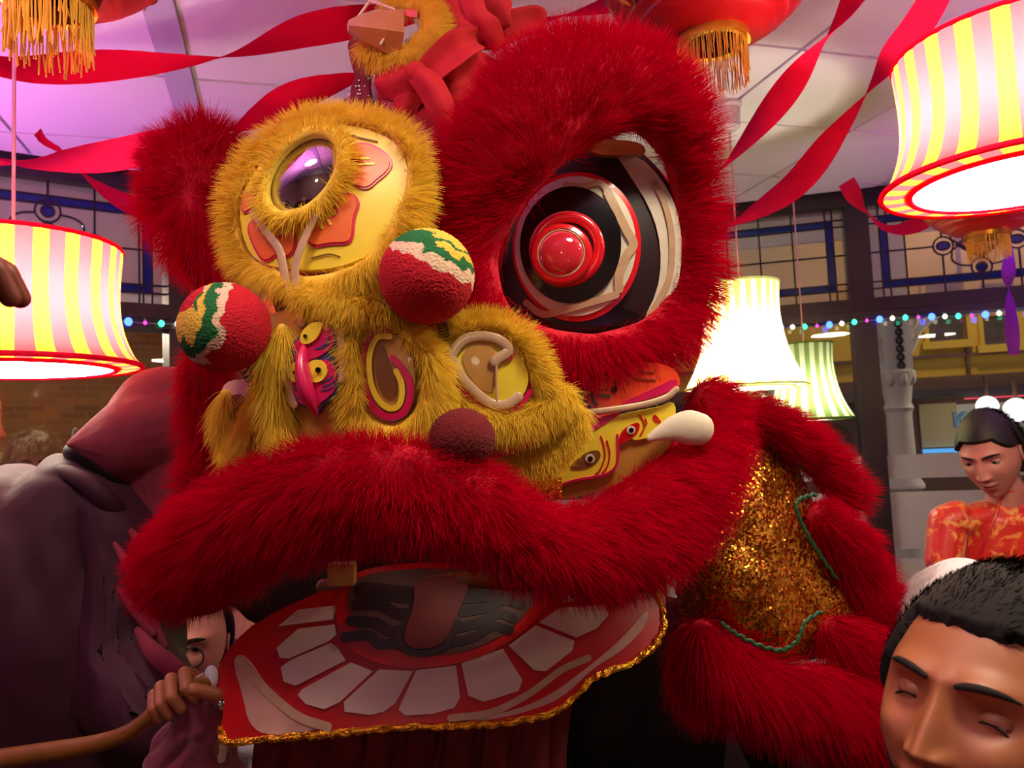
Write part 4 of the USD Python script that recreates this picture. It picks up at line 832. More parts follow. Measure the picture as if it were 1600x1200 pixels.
for s in ([(424, 462), (440, 454), (446, 462), (432, 474)], [(440, 490), (450, 470), (458, 470), (452, 492)], [(458, 488), (466, 466), (474, 470), (466, 492)]): lp('painted_leaf', PJ.decal(s, -.002, .003), 'paint_green', 40)

# crown: horn with yellow fur, foil cone, red cloth bow
PH = Plate(P(620, 60, 1.12), V(-.25, .1, 1), .5, .5)
H3 = lambda pts: S(pts, (520, 0), 5.4536)
hf = fur_on(PH, 'horn_fur', H3([(480, 60), (620, 40), (780, 60), (860, 180), (860, 330), (760, 430), (620, 480), (500, 500)]), [12, 16, 20, 24, 26, 26, 22, 16], 'yellow', 5000, .016, False, .0, radial(P(620, 60, 1.12), .5, .1), 41, 'yellow fur collar of the horn')
lp('horn_cone', lathe([(.040, 0), (.034, .022), (.020, .052), (.008, .070), (0, .072)], 7, PH.point(*H3([(560, 300)])[0], .0), nrm(-CR * .95 + CU * .03 - CF * .35)), 'cone_amber')
lp('horn_cone_edge', cat(*[tube([PH.point(*H3([a])[0], .03), PH.point(*H3([b])[0], .03)], .0022, n=4, m=6, ref=CF) for a, b in (((400, 110), (590, 180)), ((590, 180), (555, 350)), ((555, 350), (480, 470)), ((390, 110), (250, 300)))]), 'tape', True)
lp('horn_tip', ball(PH.point(*H3([(250, 302)])[0], .012), .0075, 3), 'gold_foil', True)
lp('horn_scrap', PH.decal(H3([(560, 110), (700, 105), (745, 120), (735, 180), (640, 170)]), .006, .003, 0), 'paint_coral')
tf = tube([PH.point(*H3([x])[0], 0) for x in ((300, 400), (360, 450), (450, 500))], .011, n=16, m=10, ref=PH.n); tp = lp('horn_tuft', tf, 'fur_yellow_base', True); fur(tp, tf, 700, .02, 'fur_yellow', dn(.4), .6, .001, seed=43)
lp('horn_base', lathe([(.055, -.08), (.06, -.02), (.05, .03), (.035, .06), (0, .065)], 24, P(640, 150, 1.18), CU), 'shell_red', True)
sp_ = [PH.point(*H3([x])[0], -.005) for x in ((190, 360), (230, 500), (250, 640), (225, 760), (260, 880))]
lp('sequin_strap', tube(sp_, [.014, .016, .013, .016, .014], [.004] * 5, PH.n, 30, 10), 'cloth_dark_red', True)
for k in range(12):
    t = RNG.uniform(.45, 1); q = spline(sp_, 30)[int(t * 29)] + CR * RNG.uniform(-.01, .012) - CF * .004; lp('strap_stone', ball(q, .0022, 1), 'mirror', True)


def ribbon(centre, w, seed, mt='cloth_red', n=36, thick=.0016, amp=.006):
    """centre: (px, py, depth), w: (dx, dy) half-width in pixels along the path."""
    c = spline([P(*x) for x in centre], n); e = spline([[a * centre[i][2] / FPX, -b * centre[i][2] / FPX, t] for i, (a, b, t) in enumerate(w)], n)
    wv = np.outer(e[:, 0], CR) + np.outer(e[:, 1], CU) - np.outer(e[:, 2], CF); u = np.linspace(-1, 1, 11)
    nn = np.cross(np.gradient(c, axis=0), wv); nn /= np.maximum(np.linalg.norm(nn, axis=1, keepdims=True), 1e-9)
    g = c[:, None] + wv[:, None] * u[None, :, None] + nn[:, None] * (amp * (np.cos(u * 2.6) - .5))[None, :, None]
    g = g + nn[:, None] * ((meshkit.noise(g * 30 + seed) - .5) * amp * 2)[..., None]
    return lp('bow_ribbon', sheet(g, thick), mt, True)
ribbon([(655, 108, 1.08), (668, 130, 1.07), (688, 165, 1.07), (698, 200, 1.08), (704, 222, 1.10)], [(22, -6, 0), (22, -6, .004), (20, -8, 0), (14, -6, 0), (10, -4, 0)], 1)
ribbon([(668, 118, 1.09), (690, 95, 1.08), (720, 72, 1.08), (748, 62, 1.10)], [(14, 16, 0), (14, 20, 0), (14, 22, 0), (4, 18, 0)], 2)
ribbon([(690, 150, 1.11), (715, 132, 1.10), (745, 112, 1.11), (760, 105, 1.13)], [(6, 16, 0), (10, 26, 0), (8, 26, 0), (4, 18, 0)], 3)
ribbon([(655, 112, 1.10), (630, 120, 1.10), (605, 128, 1.11), (588, 132, 1.12)], [(2, 18, 0), (4, 26, 0), (4, 26, 0), (2, 18, 0)], 4)
ribbon([(640, 135, 1.11), (634, 160, 1.11), (630, 190, 1.12), (640, 205, 1.13)], [(26, 4, 0), (20, 4, 0), (18, 6, 0), (14, 4, 0)], 5)
ribbon([(675, -15, 1.12), (695, 10, 1.11), (725, 35, 1.10), (762, 52, 1.11)], [(22, -14, 0), (24, -18, .01), (20, -22, 0), (6, -16, 0)], 6)
ribbon([(735, -10, 1.10), (745, 20, 1.09), (760, 50, 1.10), (775, 75, 1.12)], [(18, -4, 0), (16, -6, 0), (20, -10, .01), (16, -8, 0)], 7)
ribbon([(720, -25, 1.14), (760, -8, 1.13), (790, 20, 1.13), (796, 38, 1.14)], [(14, -20, 0), (14, -22, 0), (10, -18, 0), (4, -10, 0)], 8)
ribbon([(760, 60, 1.16), (800, 42, 1.16), (840, 35, 1.17), (850, 50, 1.18)], [(10, 26, 0), (8, 24, 0), (6, 20, 0), (4, 12, 0)], 9)
ribbon([(700, 20, 1.15), (690, 60, 1.15), (720, 95, 1.15), (770, 130, 1.17)], [(30, 4, 0), (34, 0, 0), (24, -24, 0), (10, -34, 0)], 10, 'cloth_dark_red')
lp('bow_knot', ball(P(650, 112, 1.085), (.016, .012, .014), 3), 'cloth_red', True)
PX = Plate(P(715, 190, 1.16), V(-.1, .2, 1), .5, .5)
lp('crown_panel', PX.decal([(640, 215), (690, 200), (695, 160), (745, 145), (760, 190), (740, 240), (690, 270), (645, 250)], -.008, .006), 'paint_tan', 40)
lp('crown_patch', PX.decal([(645, 208), (690, 222), (700, 250), (665, 240), (648, 225)], .0, .003), 'paint_coral', 40)
for cx, cy, r in ((723, 175, 4.5), (656, 233, 4.5)):
    (c,) = PX.uv([(cx, cy)]); lp('painted_eye', PX.lay(Point(*c).buffer(r * .00093, 16), .004, .002), 'paint_white', 40); lp('painted_pupil', PX.lay(Point(*c).buffer(r * .0005, 12), .0062, .001), 'paint_black', 40)

# lower jaw: a tilted dished board painted with teeth
J = lambda pts: S(pts, (330, 860), 2.192)
PJW = Plate(P(690, 1020, .96), V(.10, .50, 1), .45, .2)
jaw_out = J([(165, 235), (60, 330), (20, 410), (12, 480), (45, 540), (30, 615), (60, 655), (400, 625), (700, 602), (900, 600), (1100, 575), (1200, 540), (1305, 440), (1330, 425), (1480, 360), (1540, 285), (1548, 210), (1515, 140), (1250, 80), (790, 40), (420, 120)])
lp('jaw_board', PJW.decal(jaw_out, -.006, .006, 1), 'paint_red', 40, label='red painted lower jaw board')
lp('jaw_swoosh', PJW.decal(J([(70, 370), (120, 350), (200, 480), (320, 580), (420, 605), (200, 640), (130, 600), (110, 500)]), .0004, .0012), 'paint_pinkish', 40)  # faded white-pink swoosh painted along the jaw board
lp('jaw_swoosh', PJW.decal(J([(840, 580), (1000, 560), (1150, 505), (1290, 400), (1400, 310), (1500, 190), (1490, 260), (1400, 350), (1310, 400), (1200, 510), (1060, 560), (930, 585)]), .0004, .0012), 'paint_pinkish', 40)
lp('jaw_tape', cat(PJW.stroke(J([(110, 390), (200, 490), (300, 570), (400, 605)]), .010, .002, .002), PJW.stroke(J([(820, 575), (960, 555), (1090, 490), (1200, 410), (1290, 370)]), .008, .002, .002)), 'tape', 40)
for t in ([(225, 335), (236, 368), (268, 372), (405, 312), (430, 290), (425, 255), (300, 270)], [(240, 402), (250, 450), (290, 465), (462, 378), (432, 332), (412, 318), (275, 376)], [(298, 497), (325, 527), (388, 545), (442, 520), (555, 415), (480, 385), (312, 477)], [(455, 520), (458, 553), (545, 565), (592, 553), (630, 525), (692, 414), (575, 410)], [(642, 546), (665, 566), (760, 560), (832, 540), (852, 505), (838, 395), (702, 412)], [(880, 498), (935, 520), (1052, 482), (1065, 445), (998, 338), (856, 388)], [(1105, 412), (1145, 415), (1235, 345), (1243, 312), (1110, 258), (1018, 328)], [(1250, 300), (1320, 268), (1360, 222), (1348, 185), (1190, 200), (1122, 248)], [(230, 262), (420, 238), (430, 190), (300, 205)], [(1345, 165), (1380, 120), (1240, 110), (1195, 180)]):
    lp('painted_tooth', PJW.decal(J(t), .001, .003, 0), 'paint_tooth', 40)
lp('palate_ring', PJW.decal(J([(425, 130), (425, 235), (455, 330), (560, 390), (700, 408), (840, 395), (980, 345), (1100, 260), (1190, 140), (1100, 70), (800, 40), (520, 60)]), .002, .003), 'paint_red', 40)
lp('palate', PJW.decal(J([(470, 120), (475, 240), (540, 310), (640, 350), (790, 365), (920, 335), (1030, 275), (1130, 150), (1060, 90), (800, 60), (540, 80)]), .004, .003), 'palate_shaded', 40)
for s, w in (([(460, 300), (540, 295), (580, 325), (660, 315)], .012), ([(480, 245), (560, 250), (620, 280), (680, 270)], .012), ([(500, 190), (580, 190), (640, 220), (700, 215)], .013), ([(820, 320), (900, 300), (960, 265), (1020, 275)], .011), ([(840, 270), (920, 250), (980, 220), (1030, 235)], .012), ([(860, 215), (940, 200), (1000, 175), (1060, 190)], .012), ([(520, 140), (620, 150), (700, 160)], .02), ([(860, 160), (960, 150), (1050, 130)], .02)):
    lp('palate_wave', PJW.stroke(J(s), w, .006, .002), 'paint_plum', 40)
lp('tongue', PJW.decal(J([(690, 100), (700, 190), (655, 300), (680, 340), (740, 345), (800, 320), (830, 250), (880, 140), (880, 90)]), .007, .005), 'tongue_red_shaded', 40)
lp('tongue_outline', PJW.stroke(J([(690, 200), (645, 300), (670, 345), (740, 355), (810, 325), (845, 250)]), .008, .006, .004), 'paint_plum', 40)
edge = [PJW.point(*x, .0) for x in J([(30, 610), (60, 655), (230, 642), (400, 627), (560, 612), (700, 604), (900, 600), (1100, 575), (1200, 540), (1305, 440), (1330, 427), (1480, 362), (1540, 285), (1548, 215), (1515, 145)])]
et = tube(edge, .0045, .0045, PJW.n, 160, 10); et.vertices = et.vertices + et.vertex_normals * ((meshkit.noise(et.vertices * 160) - .5) * .006)[:, None]; lp('jaw_foil_edge', et, 'gold_foil')
for k in range(16):                                    # pleated red cloth below the jaw
    x = 420 + 30 * k; d = 1.06 + .02 * (k % 2)
    ribbon([(x, 1120 - 3 * max(0, k - 8), d), (x + RNG.uniform(-6, 6), 1200, d + .02), (x + RNG.uniform(-12, 12), 1330, d + .05), (x + RNG.uniform(-12, 12), 1480, d + .06)], [(20, 0, .012), (22, 0, -.01), (22, 0, .012), (22, 0, 0)], 30 + k, 'cloth_dark_red', amp=.004)

# the sequinned cape behind the head
cp0 = [[P(1090, 640, 1.30), P(1140, 650, 1.28), P(1185, 665, 1.28), P(1230, 690, 1.32)], [P(1080, 760, 1.26), P(1150, 760, 1.23), P(1215, 770, 1.25), P(1275, 790, 1.32)], [P(1060, 850, 1.24), P(1140, 870, 1.20), P(1230, 880, 1.22), P(1320, 900, 1.30)], [P(1060, 930, 1.24), P(1130, 955, 1.20), P(1215, 970, 1.20), P(1350, 980, 1.28)], [P(1075, 985, 1.25), P(1140, 1000, 1.22), P(1210, 1030, 1.21), P(1300, 1030, 1.28)]]
cg = np.array(cp0); rows = np.stack([spline(cg[:, j], 40) for j in range(4)], 1); full = np.stack([spline(rows[i], 40) for i in range(40)], 0)
nz = (meshkit.fbm(full * 9, 3, 5) - .5) * .05 + (meshkit.fbm(full * 24, 3, 6) - .5) * .012
full = full + (-CF)[None, None] * nz[..., None]
cape = lp('cape_cloth', sheet(full, .002), 'cape_cloth', True, label='gold sequinned cape cloth')
def sequins(name, count, mt, seed, r=.0021):
    rng = np.random.default_rng(seed); uu = rng.uniform(0, 38.99, (count, 2)); i, j = uu.astype(int).T; a, b = (uu - uu.astype(int)).T
    p = full[i, j] * ((1 - a) * (1 - b))[:, None] + full[i + 1, j] * (a * (1 - b))[:, None] + full[i, j + 1] * ((1 - a) * b)[:, None] + full[i + 1, j + 1] * (a * b)[:, None]
    t1, t2 = full[i + 1, j] - full[i, j], full[i, j + 1] - full[i, j]; n_ = np.cross(t1, t2); n_ /= np.linalg.norm(n_, axis=1, keepdims=True); n_ *= np.sign(-(n_ @ CF))[:, None]
    n_ = n_ + rng.normal(0, .16, (count, 3)); n_ /= np.linalg.norm(n_, axis=1, keepdims=True); e1 = np.cross(n_, CU); e1 /= np.linalg.norm(e1, axis=1, keepdims=True); e2 = np.cross(n_, e1)
    w = np.linspace(0, 2 * math.pi, 6, endpoint=False); c = p + n_ * .003
    v = c[:, None] + r * (np.cos(w)[None, :, None] * e1[:, None] + np.sin(w)[None, :, None] * e2[:, None])
    f = np.array([[0, k, k + 1] for k in range(1, 5)]); f = (f[None] + 6 * np.arange(count)[:, None, None]).reshape(-1, 3)
    part(cape, name, (v.reshape(-1, 3), f), mt, False, kind='stuff')
sequins('gold_sequins', 7000, 'sequin_gold', 3); sequins('red_sequins', 1400, 'sequin_red', 4)
mane = lambda x, y, d, r: (x, y, d, r)
fur_roll('mane_fur', [(1165, 636, 1.26, 18), (1210, 662, 1.27, 26), (1258, 700, 1.30, 28), (1300, 745, 1.32, 28), (1318, 775, 1.33, 24)], 'red', 5000, .036, comb=nrm(CR * .9 + CU * .1) * .6, seed=51, width=.0007)
fur_roll('mane_fur', [(1284, 806, 1.27, 28), (1316, 850, 1.28, 40), (1348, 905, 1.29, 36), (1378, 965, 1.30, 34), (1392, 1010, 1.30, 28)], 'red', 6500, .036, comb=nrm(CR * .6 - CU * .4) * .6, seed=52, width=.0007)
fur_roll('mane_fur', [(1300, 985, 1.24, 26), (1335, 1000, 1.24, 36), (1372, 1030, 1.26, 36), (1400, 1060, 1.28, 34)], 'red', 5000, .045, comb=nrm(CR * .7 - CU * .7) * .7, seed=53, width=.0007)
fur_roll('mane_fur', [(1095, 985, 1.18, 22), (1135, 1025, 1.18, 28), (1190, 1060, 1.19, 30), (1250, 1068, 1.20, 34), (1310, 1075, 1.22, 38), (1370, 1090, 1.25, 38)], 'red', 14000, .066, comb=nrm(CR * .35 - CU * 1.) * .8, seed=54, lift=.75, width=.0007)
fur_roll('mane_fur', [(1290, 1110, 1.26, 36), (1340, 1130, 1.27, 46), (1385, 1120, 1.28, 40)], 'red', 5000, .05, comb=nrm(-CU) * .8, seed=55, width=.0007)
fur_roll('mane_fur', [(1075, 990, 1.2, 22), (1082, 1020, 1.2, 26), (1110, 1050, 1.2, 22)], 'red', 3200, .065, comb=nrm(CR * .2 - CU) * .9, seed=56, lift=.4, width=.0007)
def trim(pts):
    c = spline([P(*q) for q in pts], 60); zig = np.where(np.arange(60) % 4 < 2, 1, -1)[:, None] * .0012
    lp('cape_trim', tube(c + zig * CU, .0032, .0022, -CF, 120, 8), 'paint_dark_green', True)
trim([(1128, 975, 1.17), (1150, 990, 1.165), (1185, 1008, 1.16), (1222, 1016, 1.165), (1246, 1000, 1.17), (1258, 972, 1.18), (1285, 955, 1.20)])
trim([(1308, 905, 1.26), (1280, 865, 1.25), (1256, 825, 1.245), (1244, 795, 1.24), (1250, 780, 1.245), (1275, 772, 1.26)])
trim([(1222, 690, 1.27), (1240, 705, 1.275), (1252, 730, 1.28)])
lp('cape_lining', sheet(np.array([[P(1040 + 18 * i, 930 + 14 * j + 6 * math.sin(i), 1.26) for i in range(6)] for j in range(6)]), .002), 'satin_pink', True)

# ------------------------------------------------------------------ people
def blend(chains, res=.012, it=14, lam=.5):
    """One continuous skin over chains of spheres [(x, y, z, r), ...]."""
    parts = []
    for ch in chains:
        sp = [m3.Manifold.sphere(r, 20).translate((x, y, z)) for x, y, z, r in ch]
        parts += [m3.Manifold.batch_hull([a, b]) for a, b in zip(sp[:-1], sp[1:])] if len(sp) > 1 else sp
    m = m3.Manifold.batch_boolean(parts, m3.OpType.Add).refine_to_length(res); q = m.to_mesh()
    t = trimesh.Trimesh(q.vert_properties[:, :3], q.tri_verts, process=True); trimesh.smoothing.filter_taubin(t, lam, .52, it); return t


def hull_body(ells, res=.012, it=14):
    """Union of hulls of ellipsoids: ells = list of lists of (centre, (rx, ry, rz))."""
    parts = []
    for ch in ells:
        sp = [m3.Manifold.sphere(1, 28).scale(r).translate(tuple(map(float, c))) for c, r in ch]
        parts += [m3.Manifold.batch_hull([a, b]) for a, b in zip(sp[:-1], sp[1:])] if len(sp) > 1 else sp
    m = m3.Manifold.batch_boolean(parts, m3.OpType.Add).refine_to_length(res); q = m.to_mesh()
    t = trimesh.Trimesh(q.vert_properties[:, :3], q.tri_verts, process=True); trimesh.smoothing.filter_taubin(t, .5, .52, it); return t


def rot(yaw, pitch, roll):
    y, p, r = np.radians([yaw, pitch, roll])
    Rz = np.array([[math.cos(y), -math.sin(y), 0], [math.sin(y), math.cos(y), 0], [0, 0, 1]]); Rx = np.array([[1, 0, 0], [0, math.cos(p), -math.sin(p)], [0, math.sin(p), math.cos(p)]])
    Ry = np.array([[math.cos(r), 0, math.sin(r)], [0, 1, 0], [-math.sin(r), 0, math.cos(r)]]); return Ry @ Rz @ Rx


def sstep(a, b, x): t = np.clip((x - a) / (b - a), 0, 1); return t * t * (3 - 2 * t)
G = lambda x, c, s: np.exp(-((x - c) / s) ** 2)


class Head:
    """A modelled head, face towards -y in its own frame; R turns it, o places it."""
    def __init__(s, sub=6, wide=.074, jaw=.36, nose=1., brow=1., smile=0., cheek=1., lips=1.):
        m = trimesh.creation.icosphere(subdivisions=sub); d = m.vertices; s.d = d.copy(); s.f = m.faces
        x, y, z = d[:, 0] * wide, d[:, 1] * .096, d[:, 2] * .118
        t = np.clip(-d[:, 2], 0, 1); x = x * (1 - jaw * t ** 1.7); x = x * (1 + .07 * G(d[:, 2], .25, .5) * (d[:, 1] > 0))
        front = sstep(.0, .55, -d[:, 1])
        y = np.where(d[:, 1] < 0, -.096 * np.abs(d[:, 1]) ** .78, y * (1 - .45 * t)); y = y - .006 * sstep(.5, .95, t) * front
        y = y + .012 * np.clip(d[:, 2], 0, 1) ** 2 * front                        # the forehead slopes back
        ax = np.abs(x)
        k = .010 * brow * G(z, .026, .010) * G(ax, .030, .024) - .012 * G(ax, .031, .017) * G(z, .006, .012) + .004 * cheek * G(ax, .044, .018) * G(z, -.024, .018) * (1 + smile)
        q = np.clip((.020 - z) / .054, 0, 1); nh = (.005 + .021 * q ** 1.25) * nose; nh = np.where(z < -.034, nh * np.exp(-((z + .034) / .0055) ** 2), nh); nh = np.where(z > .020, nh * np.exp(-((z - .020) / .014) ** 2), nh)
        k = k + nh * np.exp(-(x / (.0065 + .0062 * q)) ** 2) + .0085 * nose * G(ax, .0135, .0055) * G(z, -.033, .007)
        k = k - .005 * G(ax, .0075, .003) * G(z, -.0405, .003)                     # nostrils
        mw = .021 + .006 * smile; mz = -.0625 + smile * .18 * (ax ** 2 / .03)
        k = k + lips * (.0065 * np.exp(-(x / mw) ** 4) * G(z - mz, .0055, .0045) + .0075 * np.exp(-(x / (mw * .85)) ** 4) * G(z - mz, -.0065, .0055)) - .0055 * np.exp(-(x / (mw * 1.05)) ** 6) * G(z - mz, -.0003, .0017)
        k = k + .005 * G(z, -.101, .012) * G(ax, 0, .018) - .003 * G(z, -.083, .007) * G(ax, 0, .02) + .0025 * smile * G(ax - .034, -.35 * (z + .045), .007) * G(z, -.045, .02)
        s.v = np.column_stack([x, y - k * front, z]); s.wide = wide
    def place(s, v, R, o): return np.asarray(o) + v @ R.T
    def surf(s, x, z):
        """Front y of the face at (x, z)."""
        ok = s.d[:, 1] < 0; i = np.argsort((s.v[ok, 0] - x) ** 2 + (s.v[ok, 2] - z) ** 2)[:4]; return s.v[ok][i, 1].mean()
    def cap(s, fn, thick):
        """A hair cap: the skull swollen where fn(dirs) > 0 and sunk below the skin elsewhere."""
        h = fn(s.d, s.v); a = sstep(-.12, .25, h); n = s.d / np.linalg.norm(s.d / np.array([1, 1.2, 1.5]), axis=1, keepdims=True) * 1.; return s.v * (1 - .06 * (1 - a))[:, None] + nrm_rows(s.d) * (thick * a - .006 * (1 - a))[:, None]


def nrm_rows(v): return v / np.maximum(np.linalg.norm(v, axis=1, keepdims=True), 1e-9)


def person(label, group=None, loc=None): return thing('person', label, 'person', loc, group)


def add_head(t, H, R, o, skin, lid=.35, brow_tilt=0., lips='lip', ears=True, look=(0, 0), brow_w=.0045, eyes=True):
    hd = part(t, 'head', (H.place(H.v, R, o), H.f), skin, True)
    W = lambda v: H.place(np.asarray(v, float), R, o)
    if eyes:
        for sx in (-1, 1):
            ex, ez = sx * .031, .005; ey = H.surf(ex, ez) + .0075
            e = ball((0, 0, 0), .0118, 3); part(hd, 'eye', (W(e.vertices + [ex, ey, ez]), e.faces), 'eye_white', True)
            g = nrm(np.array([look[0], -1, look[1]])); i_ = lathe([(0, .0122), (.0035, .0121), (.0057, .0108), (.0057, .0098), (0, .0098)], 20, (ex, ey, ez), g); part(hd, 'iris', (W(i_.vertices), i_.faces), 'iris', 40)
            for up, nm in ((1, 'eyelid'), (-1, 'eyelid')):
                l = ball((0, 0, 0), .0132, 4); v = l.vertices.copy()
                lim = (.0045 - lid * .0075) if up > 0 else (.0048 - lid * .004)
                keep = (up * v[:, 2] > lim) if up > 0 else (-v[:, 2] > lim)
                keep &= v[:, 1] < .006; fc = l.faces[keep[l.faces].all(1)]
                l = trimesh.Trimesh(v * [1.16, 1, 1] + [ex, ey, ez], fc, process=False); l.remove_unreferenced_vertices(); part(hd, nm, (W(l.vertices), l.faces), skin, True)
            xs = np.linspace(-.011, .011, 9); lash = [(ex + a * 1.16, ey - math.sqrt(max(.0136 ** 2 - a ** 2 - (.0045 - lid * .0075) ** 2, 1e-8)), ez + .0045 - lid * .0075 - .0006 * (a / .011) ** 2 * 8) for a in xs]
            part(hd, 'lashes', tube([W([q])[0] for q in lash], .0008, n=16, m=6, ref=R @ np.array([0, -1, 0])), 'brow_hair', True)
            bx_ = [(ex + sx * a, ez + .0185 + .004 * (1 - ((a - .004) / .02) ** 2) + brow_tilt * a) for a in (-.019, -.010, .0, .010, .018)]
            part(hd, 'eyebrow', tube([W([(a, H.surf(a, b) - .0012, b)])[0] for a, b in bx_], np.array([.75, 1, 1, .8, .3]) * brow_w, np.array([.0018] * 5), R @ np.array([0, -1, 0]), 24, 8), 'brow_hair', True)
    if lips:
        for nm, dz, rr in (('upper_lip', .0042, .0032), ('lower_lip', -.0058, .0042)):
            pts = [(a, -.0625 + dz * (1 - (abs(a) / .024) ** 2) + .0018 * (abs(a) < .004) * (dz > 0) * -.4) for a in (-.021, -.012, -.004, .004, .012, .021)]
            part(hd, nm, tube([W([(a, H.surf(a, b) + .0012, b)])[0] for a, b in pts], np.array([.25, .85, 1, 1, .85, .25]) * rr, np.array([.4, .9, 1, 1, .9, .4]) * .003, R @ np.array([0, -1, 0]), 30, 10), lips, True)
    if ears:
        for sx in (-1, 1):
            e = trimesh.creation.icosphere(subdivisions=4); v = e.vertices * [.007, .018, .030]; rr = np.hypot(v[:, 1] / .018, v[:, 2] / .030)
            v[:, 0] *= sx; v[:, 0] += sx * (.006 * sstep(.55, .85, rr) - .002); v[:, 1] += v[:, 2] * -.2; v[:, 2] *= np.where(v[:, 2] < 0, .9, 1)
            part(hd, 'ear', (W(v + [sx * (H.wide * .985), .012, -.008]), e.faces), skin, True)
    return hd


def strands(parent, v, f, pick_, count, length, mt, comb, width=.0006, seed=0, lift=.25, clump=.5):
    m_ = trimesh.Trimesh(v, f, process=False); m_ = m_.submesh([np.where(pick_[f].all(1))[0]], append=True, repair=False); fur(parent, m_, count, length, mt, comb, lift, width, .25, 'hair_strands', -.8, clump, seed)


def hand(o, ax, up, side, curl=.9, scale=1.):
    """A hand as one skin: palm, four fingers and a thumb. ax: wrist to knuckles, up: back of the hand, side: towards the thumb."""
    ax, up, side = nrm(ax), nrm(up), nrm(side); L = lambda a, b, c: np.asarray(o) + (ax * a + up * c + side * b) * scale
    ch = [[(*L(0, 0, 0), .022 * scale), (*L(.03, .012, 0), .020 * scale), (*L(.075, .026, 0), .0125 * scale)], [(*L(0, 0, 0), .022 * scale), (*L(.03, -.012, 0), .019 * scale), (*L(.07, -.028, 0), .0115 * scale)], [(*L(.03, 0, 0), .018 * scale), (*L(.08, 0, 0), .0125 * scale)]]
    for k, (b, ln) in enumerate(((.027, .078), (.009, .088), (-.009, .082), (-.026, .064))):
        a, c, ang = .08, 0., 0.; chain = [(*L(a, b, c), .0098 * scale)]
        for seg, fr in enumerate((.45, .32, .23)):
            ang += curl * (.55, .9, .7)[seg] ; a += ln * fr * math.cos(ang); c -= ln * fr * math.sin(ang); chain.append((*L(a, b * (1 + .05 * seg), c), (.0090, .0082, .0074)[seg] * scale))
        ch.append(chain)
    ch.append([(*L(.015, .022, -.004), .014 * scale), (*L(.040, .045, -.012), .0115 * scale), (*L(.062, .052, -.024 - .012 * curl), .0098 * scale), (*L(.082, .045, -.034 - .018 * curl), .0085 * scale)])
    return blend(ch, .0035 * scale, 8)


# --- the laughing man at the lower right, leaning in close to the camera
ho = P(1562, 1120, .655); R1 = rot(-57, -3, 14)
man = person('dark haired man laughing with bowed head, close up at the lower right corner', None, (ho[0] + .05, ho[1] + .06, 0))
H1 = Head(6, .077, .30, 1.0, 1.15, .9, 1.2)
hd1 = add_head(man, H1, R1, ho, 'skin_tan', .80, -.03, 'lip_tan', True, (0, -.25), .0030)
hairline = lambda d, v: np.where(d[:, 1] < 0, (v[:, 2] - .061 + (meshkit.noise(v * 160) - .5) * .005 + .012 * np.clip((np.abs(v[:, 0]) - .03) / .03, -1, 1) * 0) * 30 + np.clip((np.abs(v[:, 0]) - .050) * 90, 0, 2.2) * (v[:, 2] > -.02), np.where(v[:, 2] > -.055, 1., -1.))
cv_ = H1.place(H1.cap(hairline, .008), R1, ho); hp = part(hd1, 'hair', (cv_, H1.f), 'hair_dark', True)
strands(hp, cv_, H1.f, hairline(H1.d, H1.v) > .0, 16000, .014, 'strand_dark', R1 @ np.array([.1, .7, .25]) * .8, .0007, 61, .35, .4)
part(hd1, 'beard_shadow', (H1.place(H1.cap(lambda d, v: ((-.052 - v[:, 2]) * 40 + (np.abs(v[:, 0]) - .03) * 18) * (d[:, 1] < .2) - .9 * G(np.abs(v[:, 0]), 0, .02) * G(v[:, 2], -.062, .012), .0012), R1, ho), H1.f), 'brow_hair', True)
dn1 = R1 @ np.array([0, 0, -1.]); bk1 = R1 @ np.array([0, 1., 0])
nk = ho + dn1 * .10 + bk1 * .045; sh0 = np.array([nk[0] + .05, nk[1] + .09, nk[2] - .12])
part(man, 'neck', blend([[(*(ho + dn1 * .04 + bk1 * .03), .055), (*nk, .056), (*sh0, .062)]], .01, 8), 'skin_tan', True)
b_ = sh0
part(man, 'jacket', hull_body([[(b_ + [-.17, .03, -.035], (.055, .07, .055)), (b_ + [0, .02, -.06], (.11, .09, .07)), (b_ + [.18, .03, -.05], (.06, .07, .06))], [(b_ + [0, .02, -.08], (.15, .10, .08)), (b_ + [0, .03, -.30], (.17, .11, .10)), (b_ + [0, .04, -.55], (.165, .11, .08))], [(b_ + [-.19, .04, -.05], (.055, .06, .055)), (b_ + [-.25, .06, -.30], (.048, .05, .05)), (b_ + [-.20, -.08, -.48], (.04, .05, .04))], [(b_ + [.20, .04, -.06], (.055, .06, .055)), (b_ + [.26, .06, -.30], (.048, .05, .05)), (b_ + [.22, -.08, -.48], (.04, .05, .04))]], .016), 'jacket_dark', True)
part(man, 'shirt_collar', tube([b_ + [.075 * math.cos(a), .01 + .075 * math.sin(a), .005 + .03 * math.sin(a)] for a in np.linspace(0, 2 * math.pi, 16, endpoint=False)], .006, .028, (0, 0, 1), 40, 10, True), 'shirt_stripe', True)
part(man, 'trousers', hull_body([[(b_ + [-.08, .05, -.55], (.10, .11, .08)), (b_ + [-.10, .03, -.85], (.075, .08, .06)), (b_ + [-.10, .06, .07 - b_[2]], (.05, .06, .03))], [(b_ + [.08, .05, -.55], (.10, .11, .08)), (b_ + [.10, .03, -.85], (.075, .08, .06)), (b_ + [.10, .06, .07 - b_[2]], (.05, .06, .03))], [(b_ + [-.08, .05, -.55], (.10, .11, .08)), (b_ + [.08, .05, -.55], (.10, .11, .08))]], .03), 'black_cloth', True)
for s in (-1, 1): part(man, 'shoe', hull_body([[(b_ + [s * .10, .07, .05 - b_[2]], (.045, .05, .045)), (b_ + [s * .10, -.06, .035 - b_[2]], (.045, .06, .032))]], .02), 'black_cloth', True)
